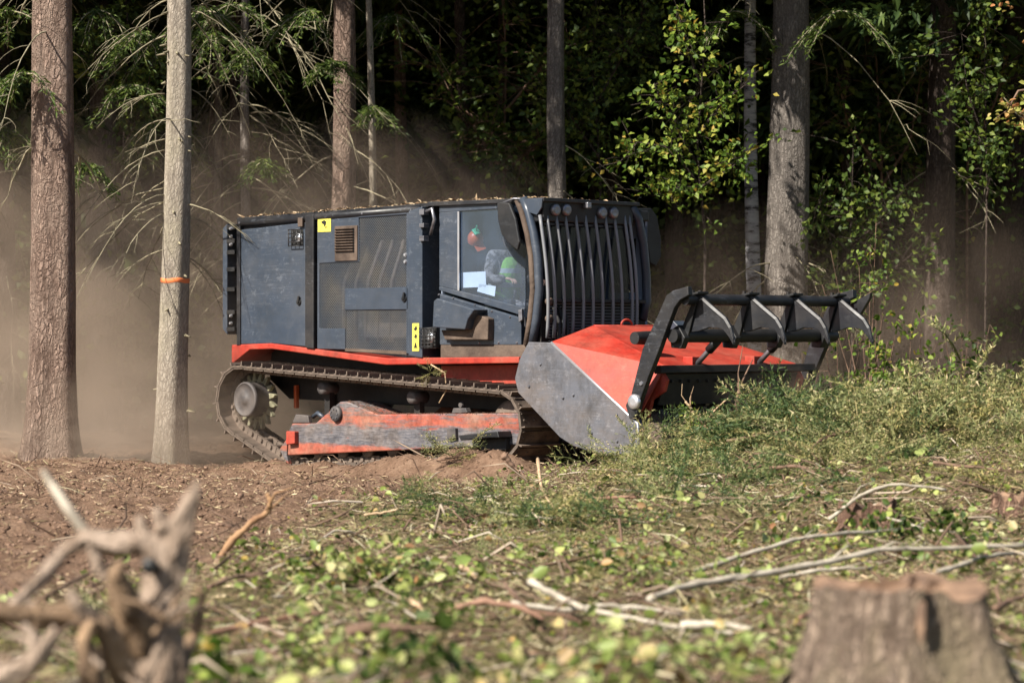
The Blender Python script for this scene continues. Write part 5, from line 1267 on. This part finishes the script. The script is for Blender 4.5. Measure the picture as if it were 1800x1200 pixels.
scatter_strip('dry_stalks', 'straw coloured stalks and thin twigs', 52000, .04, .26, .028, M['straw'], lambda X, Y: .03+.62*greenmask(X, Y)*np.clip(.75+1.5*fbm(X*1.3, Y*.8, 79, 3), .2, 1), 23, .22, .02)
scatter_strip('dark_twigs', 'fine dark twigs in the litter', 16000, .06, .45, .03, M['b_brown'], lambda X, Y: .12+.75*greenmask(X, Y), 24, .3, .02)
scatter_strip('scattered_sticks', 'broken sticks and twigs strewn in the litter', 3200, .12, .6, .034, M['sticks'], lambda X, Y: .06+.85*greenmask(X, Y), 30, .2, .03, bend=.14)
# fallen leaves
def scatter_leaves(name, label, n, size, mat, maskf, seed, zmax=.08, up_=.6, pw=.75, y0=8., y1=35.):
    r = np.random.default_rng(seed); X, Y = wedge(n, r, y0, y1, pw); k = (r.random(n) < maskf(X, Y)) & offm(X, Y); X, Y = X[k], Y[k]; n = len(X)
    P = np.stack([X, Y, terrain(X, Y)+.01+zmax*r.random(n)**2], 1)
    V, Fa = leaf_arrays(P, rdir(n, r, .15, .5), rdir(n, r, up_), size*np.exp(r.normal(0, .3, n)), .72, True)
    return tag(np_mesh(name, V, Fa, mat), label, kind='stuff')
def leafzone(X, Y):
    # leaf drifts: where the photograph shows them, broken up by noise
    z = .08+1.7*np.clip(fbm(X*1.0, Y*.55, 71, 3)-.04, 0, 1)
    for px, Yc, sx, sy, a in ((660, 15.3, .55, 1.6, .6), (1420, 18.0, 1.3, 1.6, .4), (1580, 18.6, .8, 1.0, .5), (1080, 15.8, .6, 1.3, .35), (1000, 22, .7, 1.5, .2), (1500, 15.5, .9, 1.0, .35)):
        z = z+a*np.exp(-(((X-(px-900)/F*Yc)/sx)**2+((Y-Yc)/sy)**2))
    return np.clip(z*(.7+1.5*fbm(X*3, Y*2, 77, 2)), .02, 1)
patch = lambda X, Y: greenmask(X, Y)*leafzone(X, Y)
scatter_leaves('fallen_leaves', 'pale green leaves strewn over the litter', 40000, .056, M['leaf_litter'], patch, 25, .16, .35)
lo_ = lambda X, Y: greenmask(X, Y)*leafzone(X, Y)*np.clip(.3+3.2*fbm(X*1.1+3, Y*.6, 75, 3), 0, 1)
scatter_leaves('ground_plants', 'low green leafy growth among the litter', 24000, .052, M['leaf_mid'], lo_, 26, .13, .5)
scatter_leaves('moss_bits', 'small mossy green bits', 40000, .024, M['leaf_bright'], lambda X, Y: .6*greenmask(X, Y), 27, .06)
# spruce brash: sprigs made of a stem and needles

def sprig(seed):
    r = np.random.default_rng(seed); parts = []; P = []; D = []
    stem = np.array([[0,0,0],[.12,0,.02],[.24,.01,.02],[.36,.0,-.01]]); parts.append(tri_tube(stem, np.array([.005,.004,.003,.002]), 3))
    for k in range(10):
        t_ = .04+.3*k/10; s_ = 1 if k % 2 else -1; l = .17*(1-.6*k/10); b_ = np.array([t_, 0, .015]); d = np.array([.75, s_*.65, r.normal(.0, .25)])
        for q in range(13): P.append(b_+d*l*q/13); D.append(d+r.normal(0, .8, 3))
    for q in range(16): P.append(np.array([.1+.27*q/16, 0, .012])); D.append(np.array([.6,0,0])+r.normal(0, .7, 3))
    P = np.array(P); n = len(P); D = unit(np.array(D)); Sd = unit(np.cross(D, rdir(n, r)))
    l = r.uniform(.02, .036, n)[:, None]; V = np.stack([P-Sd*.004, P+Sd*.004, P+D*l], 1); parts.append((V.reshape(-1, 3), np.arange(n*3).reshape(-1, 3)))
    return join(parts)
SG = [sprig(s_) for s_ in range(3)]
def scatter_sprigs(name, label, n, maskf, seed, smin=.6, smax=1.6, zmax=.16, mat=None):
    r = np.random.default_rng(seed); out = []; X, Y = wedge(n, r, 9, 35, .7); k = (r.random(n) < maskf(X, Y)) & offm(X, Y); X, Y = X[k], Y[k]; Z = terrain(X, Y)+zmax*r.random(len(X))**1.5
    for v in range(3):
        i = np.arange(len(X)) % 3 == v; m_ = i.sum(); V, Fa = SG[v]
        D = unit(np.stack([r.normal(size=m_), r.normal(size=m_), r.normal(.03, .22, m_)], 1)); U = rdir(m_, r, 1.0); Sd = unit(np.cross(U, D)); U = np.cross(D, Sd)
        s_ = r.uniform(smin, smax, m_)[:, None, None]
        W_ = (V[None, :, 0:1]*D[:, None]+V[None, :, 1:2]*Sd[:, None]+V[None, :, 2:3]*U[:, None])*s_+np.stack([X[i], Y[i], Z[i]], 1)[:, None]
        out.append((W_.reshape(-1, 3), (np.arange(m_)[:, None, None]*len(V)+Fa[None]).reshape(-1, 3)))
    V, Fa = join(out); return tag(np_mesh(name, V, Fa, mat or M['needle_brash']), label, kind='stuff')
def heapm(X, Y): return greenmask(X, Y)*np.clip(.02+.5*sstep(1.0, 2.6, X)*sstep(18, 24, Y)*np.clip(.55+2.5*fbm(X*1.1, Y*.8, 83, 3), 0, 1)+2.2*np.clip(fbm(X*.9, Y*.5, 81, 3)-.03, 0, 1), 0, 1)
scatter_sprigs('spruce_brash', 'green cut spruce twigs piled over the heap', 9000, heapm, 28, .4, 1.05, .07)
print('triangles', sum(len(o.data.loop_triangles) if o.type == 'MESH' else 0 for o in []))

# larger clumps that read as single things
def brash_clump(label, px, py, size, n, seed, mat=None, name='spruce_branch'):
    g_ = ground_at(px, py); r = np.random.default_rng(seed); t = empty(name, tuple(g_)); tag(t, label, 'branch'); out = []
    for k in range(n):
        V, Fa = SG[k % 3]; D = unit(np.array([[r.normal(), r.normal()*.7, r.uniform(-.1, .5)]]))[0]; U = unit(r.normal(size=(1, 3))+np.array([[0,0,1.]]))[0]; Sd = np.cross(U, D); Sd /= np.linalg.norm(Sd); U = np.cross(D, Sd)
        s_ = size*r.uniform(.7, 1.5); o_ = r.normal(0, .16*size, 3)*np.array([1.6, 1, .6])+np.array([0,0,.08*size])
        out.append(((V[:, :1]*D+V[:, 1:2]*Sd+V[:, 2:]*U)*s_+o_, Fa))
    V, Fa = join(out); np_mesh('needles', V, Fa, mat or M['needle_brash'], t)
    st_ = np.array([[-.35*size,0,.0],[0,.03,.06*size],[.4*size,0,.16*size]]); V, Fa = tri_tube(st_, np.array([.016,.012,.005]), 6); np_mesh('stem', V, Fa, M['b_brown'], t)
# heaped slash: clusters of cut twigs
def slash(n_c, per, seed, mat, lab):
    r = np.random.default_rng(seed); X, Y = wedge(n_c*5, r, 19.5, 33, .8); k = (r.random(len(X)) < heapm(X, Y)) & offm(X, Y) & (greenmask(X, Y) > .6); X, Y = X[k][:n_c], Y[k][:n_c]
    CX = (X[:, None]+r.normal(0, .3, (len(X), per))).ravel(); CY = (Y[:, None]+r.normal(0, .22, (len(X), per))).ravel(); out = []
    d2 = np.abs(r.normal(0, 1, len(CX))); Z = terrain(CX, CY)+np.abs(r.normal(0, .09, len(CX))); ok = offm(CX, CY); CX, CY, Z = CX[ok], CY[ok], Z[ok]
    for v in range(3):
        i = np.arange(len(CX)) % 3 == v; m_ = i.sum(); V, Fa = SG[v]
        D = unit(np.stack([r.normal(size=m_), r.normal(size=m_), r.normal(.12, .3, m_)], 1)); U = rdir(m_, r, 1.0); Sd = unit(np.cross(U, D)); U = np.cross(D, Sd); s_ = r.uniform(.8, 1.7, m_)[:, None, None]
        W_ = (V[None, :, 0:1]*D[:, None]+V[None, :, 1:2]*Sd[:, None]+V[None, :, 2:3]*U[:, None])*s_+np.stack([CX[i], CY[i], Z[i]], 1)[:, None]
        out.append((W_.reshape(-1, 3), (np.arange(m_)[:, None, None]*len(V)+Fa[None]).reshape(-1, 3)))
    V, Fa = join(out); return tag(np_mesh('slash', V, Fa, mat), lab, kind='stuff')
M['needle_deep'] = leafmat('deep green cut spruce', [(0,(.03,.055,.02)),(.6,(.065,.11,.032)),(1,(.13,.17,.05))], .2, .6)
slash(120, 16, 33, M['needle_brash'], 'heaped olive slash of cut boughs'); slash(48, 18, 34, M['needle_deep'], 'heaped fresh green slash of cut boughs')
for k, (lab, px, py, s_, n_, dk) in enumerate([
  ('dense green spruce branch on the heap right of the drum', 1375, 775, 1.5, 46, 1), ('spruce branch tip on the crest of the heap below the far arm', 1500, 715, 1.1, 30, 1), ('dark spruce branch leaning upright in the middle of the clearing', 815, 925, .9, 26, 1),
  ('green spruce tuft at the edge of the soil strip', 740, 885, .7, 14, 0), ('spruce branch lying below the side plate of the head', 1150, 830, 1.3, 36, 0), ('pine sprig standing in front of the track frame', 812, 810, .8, 16, 0),
  ('faded spruce branch on the right shoulder of the heap', 1660, 770, 1.7, 44, 0), ('spruce branch at the frame edge on the heap', 1770, 745, 1.5, 40, 0), ('small spruce branch at the foot of the heap', 1245, 800, 1.1, 30, 1), ('faded spruce branch halfway up the slope', 1560, 800, 1.5, 36, 0)]):
    brash_clump(lab, px, py, s_, n_, 700+k, M['needle_deep'] if dk else None)
# sprig caught on the track
tp = P3(757, 655, -1.3); o_ = toW @ Vector(tp)
t = empty('caught_sprig', tuple(o_)); tag(t, 'small green pine sprig caught on top of the track', 'sprig'); out = []
r = np.random.default_rng(3)
for k in range(6):
    V, Fa = SG[k % 3]; D = unit(np.array([[r.normal()*.5-.2, r.normal()*.3, r.normal()*.5]]))[0]; U = unit(r.normal(size=(1, 3)))[0]; Sd = np.cross(U, D); Sd /= np.linalg.norm(Sd); U = np.cross(D, Sd); out.append(((V[:, :1]*D+V[:, 1:2]*Sd+V[:, 2:]*U)*.55, Fa))
V, Fa = join(out); np_mesh('needles', V, Fa, M['needle_brash'], t); MB().tube([(0,0,.1),(.17,0,.0),(.19,0,-.2),(.1,0,-.36)], .009, 6).build('stem', M['b_tan'], t)
# leafy shoots of the clearing
for k, (px, py, tips, ls, nl, sp, mt, lab) in enumerate([
  (640, 1030, [(600,960),(660,950),(700,970),(620,1000),(740,990)], .06, 240, .1, 'leaf_litter', 'pale leafy shoots left of the middle of the clearing'),
  (1560, 960, [(1545,905),(1580,900),(1620,925),(1500,915)], .065, 110, .08, 'leaf_mid', 'dark green leafy twig draped over the low reddish stump'),
  (1680, 950, [(1660,925),(1690,905),(1720,940)], .06, 90, .07, 'leaf_mid', 'leafy twig right of the low reddish stump'),
  (1050, 1010, [(1040,980),(1070,995),(1100,1010)], .055, 80, .07, 'leaf_mid', 'leafy shoot in the middle right of the clearing'),
  (1130, 1040, [(1120,960),(1150,975),(1160,1000)], .055, 80, .08, 'leaf_litter', 'pale leafy shoot beside the pale branches'),
  (560, 1195, [(560,1110),(620,1080),(500,1130),(590,1150)], .07, 70, .09, 'leaf_litter', 'blurred leafy shoot at the bottom beside the dark log'),
  (720, 1230, [(690,1100),(760,1110),(730,1150),(790,1140)], .07, 90, .09, 'leaf_mid', 'blurred green shoot at the bottom centre'),
  (1050, 1240, [(1020,1150),(1090,1140),(1130,1170)], .07, 90, .1, 'leaf_litter', 'blurred yellowish shoot at the bottom right of centre'),
  (370, 1240, [(350,1150),(390,1160),(330,1180),(410,1190)], .07, 80, .08, 'leaf_bright', 'blurred bright green shoot at the foot of the uprooted stump'),
  (1270, 1200, [(1250,1110),(1300,1120),(1220,1130)], .06, 80, .1, 'leaf_litter', 'blurred shoot left of the big stump'),
  (480, 1030, [(430,990),(500,985),(530,1010)], .05, 90, .09, 'leaf_bright', 'bright mossy shoot right of the curved root')]):
    b = ground_at(px, min(py, 1195)); 
    if py > 1195: b = Vector(((px-900)/F*9.6, 9.6, tz((px-900)/F*9.6, 9.6)))
    leafy('leafy_shoot', lab, 'shoot', tuple(b), [[tuple(b), tuple((b+at(a, c, b.y))/2), W(a, c, b.y-.05)] for a, c in tips], M[mt], ls, nl, sp, 800+k, M['b_brown'], .006, True)

# litter lying on the roof of the machine
r = np.random.default_rng(91); n_ = 1500
xs = r.uniform(hx0+.1, -.05, n_); ys = np.where(r.random(n_) < .5, -1.0+np.abs(r.normal(0, .12, n_)), r.uniform(-.95, .5, n_))
zt = np.where(xs < S(750,360,YS)[0], np.interp(xs, [S(414,383,YS)[0], S(750,357,YS)[0]], [S(414,383,YS)[1], S(750,357,YS)[1]]), np.interp(xs, [S(752,355,YS)[0], S(957,347,YS)[0]], [S(752,355,YS)[1], S(957,347,YS)[1]]))
P = np.stack([xs, ys, zt+.004+.012*r.random(n_)], 1); V, Fa = leaf_arrays(P, rdir(n_, r, 0, .2), rdir(n_, r, 1.5), r.uniform(.03, .09, n_), .3)
o = np_mesh('roof_litter', V, Fa, M['chips']); toworld(o); tag(o, 'tan needles and chips lying on the machine roof', kind='stuff')

# chips, needles and soil lying on the hood, the track beam and the ledges
def litter_on(name, label, quads, n, seed, size=(.02, .06), mat=None):
    r = np.random.default_rng(seed); P = []; NN = []
    for (a, b, c_, d_), w_ in quads:
        a, b, c_, d_ = map(np.array, (a, b, c_, d_)); k = int(n*w_); u = r.random((k, 1)); v = r.random((k, 1))**1.6
        P.append((a*(1-u)+b*u)*(1-v)+(d_*(1-u)+c_*u)*v); nn = np.cross(b-a, d_-a); nn = nn/np.linalg.norm(nn); nn = nn if nn[2] > 0 else -nn; NN.append(np.repeat(nn[None], k, 0))
    P = np.concatenate(P); NN = np.concatenate(NN); P = P+NN*.006; m_ = len(P)
    D = r.normal(size=(m_, 3)); D = D-NN*(D*NN).sum(1)[:, None]; V, Fa = leaf_arrays(P, D, NN+r.normal(0, .2, (m_, 3)), r.uniform(*size, m_), .35)
    o = np_mesh(name, V, Fa, mat or M['chips']); toworld(o); tag(o, label, kind='stuff')
bq = lambda p, y: (*S(*p, -1.2)[:1], y, S(*p, -1.2)[1])
litter_on('hood_litter', 'chips and needles lying on the red hood', [((A, D, C, Rn), .35), ((C, mir(C), mir(Rn), Rn), .65)], 420, 95)
litter_on('beam_litter', 'soil and chips caked on top of the track frame', [((bq((662,728),-1.18), bq((908,726),-1.18), bq((908,726),-.75), bq((662,728),-.75)), .7), ((bq((553,744),-1.18), bq((596,706),-1.18), bq((596,706),-.75), bq((553,744),-.75)), .15), ((bq((607,705),-1.18), bq((662,728),-1.18), bq((662,728),-.75), bq((607,705),-.75)), .15)], 900, 96, (.015, .05), M['clods'])
# ------------------------------------------------------------------ dust
def dust(name, label, loc, scl, dens, seed, colr=(.9,.69,.53), nscale=2.7, contrast=(.42,.62)):
    bm = bmesh.new(); bmesh.ops.create_icosphere(bm, subdivisions=3, radius=1); me = bpy.data.meshes.new(name); bm.to_mesh(me); bm.free()
    m, t, out = new_mat(label); tc = t.nodes.new('ShaderNodeTexCoord')
    ln = N(t, 'ShaderNodeVectorMath', operation='LENGTH'); t.links.new(tc.outputs['Object'], ln.inputs[0])
    fall = ramp(t, ln.outputs['Value'], [(.25, (1,1,1)), (.6, (.35,.35,.35)), (.98, (0,0,0))]).outputs[0]
    mp = N(t, 'ShaderNodeMapping'); mp.inputs['Location'].default_value = (seed*3.1, seed*1.7, 0); t.links.new(tc.outputs['Object'], mp.inputs[0])
    nz = noise(t, mp.outputs[0], nscale, 4, .6); nr = ramp(t, nz, [(contrast[0], (.07,.07,.07)), (contrast[1], (1,1,1))]).outputs[0]
    a = N(t, 'ShaderNodeMath', operation='MULTIPLY'); t.links.new(fall, a.inputs[0]); t.links.new(nr, a.inputs[1])
    b = N(t, 'ShaderNodeMath', operation='MULTIPLY'); t.links.new(a.outputs[0], b.inputs[0]); b.inputs[1].default_value = dens
    pv = N(t, 'ShaderNodeVolumePrincipled'); pv.inputs['Color'].default_value = (*colr, 1); pv.inputs['Anisotropy'].default_value = 0.0
    t.links.new(b.outputs[0], pv.inputs['Density']); t.links.new(pv.outputs[0], out.inputs['Volume'])
    me.materials.append(m); o = bpy.data.objects.new(name, me); col.objects.link(o); o.location = loc; o.scale = scl
    tag(o, label, kind='stuff'); return o
dust('dust_cloud', 'brown dust cloud drifting behind the machine between the trees', (-5.4, 36.4, .2), (6.8, 3.2, 4.9), .8, 1)
dust('dust_cloud', 'brown dust rising over the hood of the machine', (-1.7, 37.0, 1.9), (3.0, 2.2, 3.0), .7, 2)
dust('dust_cloud', 'brown dust hanging behind the mulching head', (3.2, 35.6, .6), (2.4, 2.2, 3.0), .16, 3)
dust('dust_cloud', 'thin dust drifting round the dark trunks at the far edge', (6.0, 36.5, 1.2), (2.2, 2.0, 2.8), .14, 5)
dust('dust_cloud', 'low dust swirling round the feet of the two nearest trees', (-5.3, 33.4, -.1), (3.4, 1.2, 1.5), .9, 6)
dust('dust_cloud', 'dust blown out of the drum at the far end of the head', (3.1, 28.9, .75), (1.0, .55, .6), .9, 4)
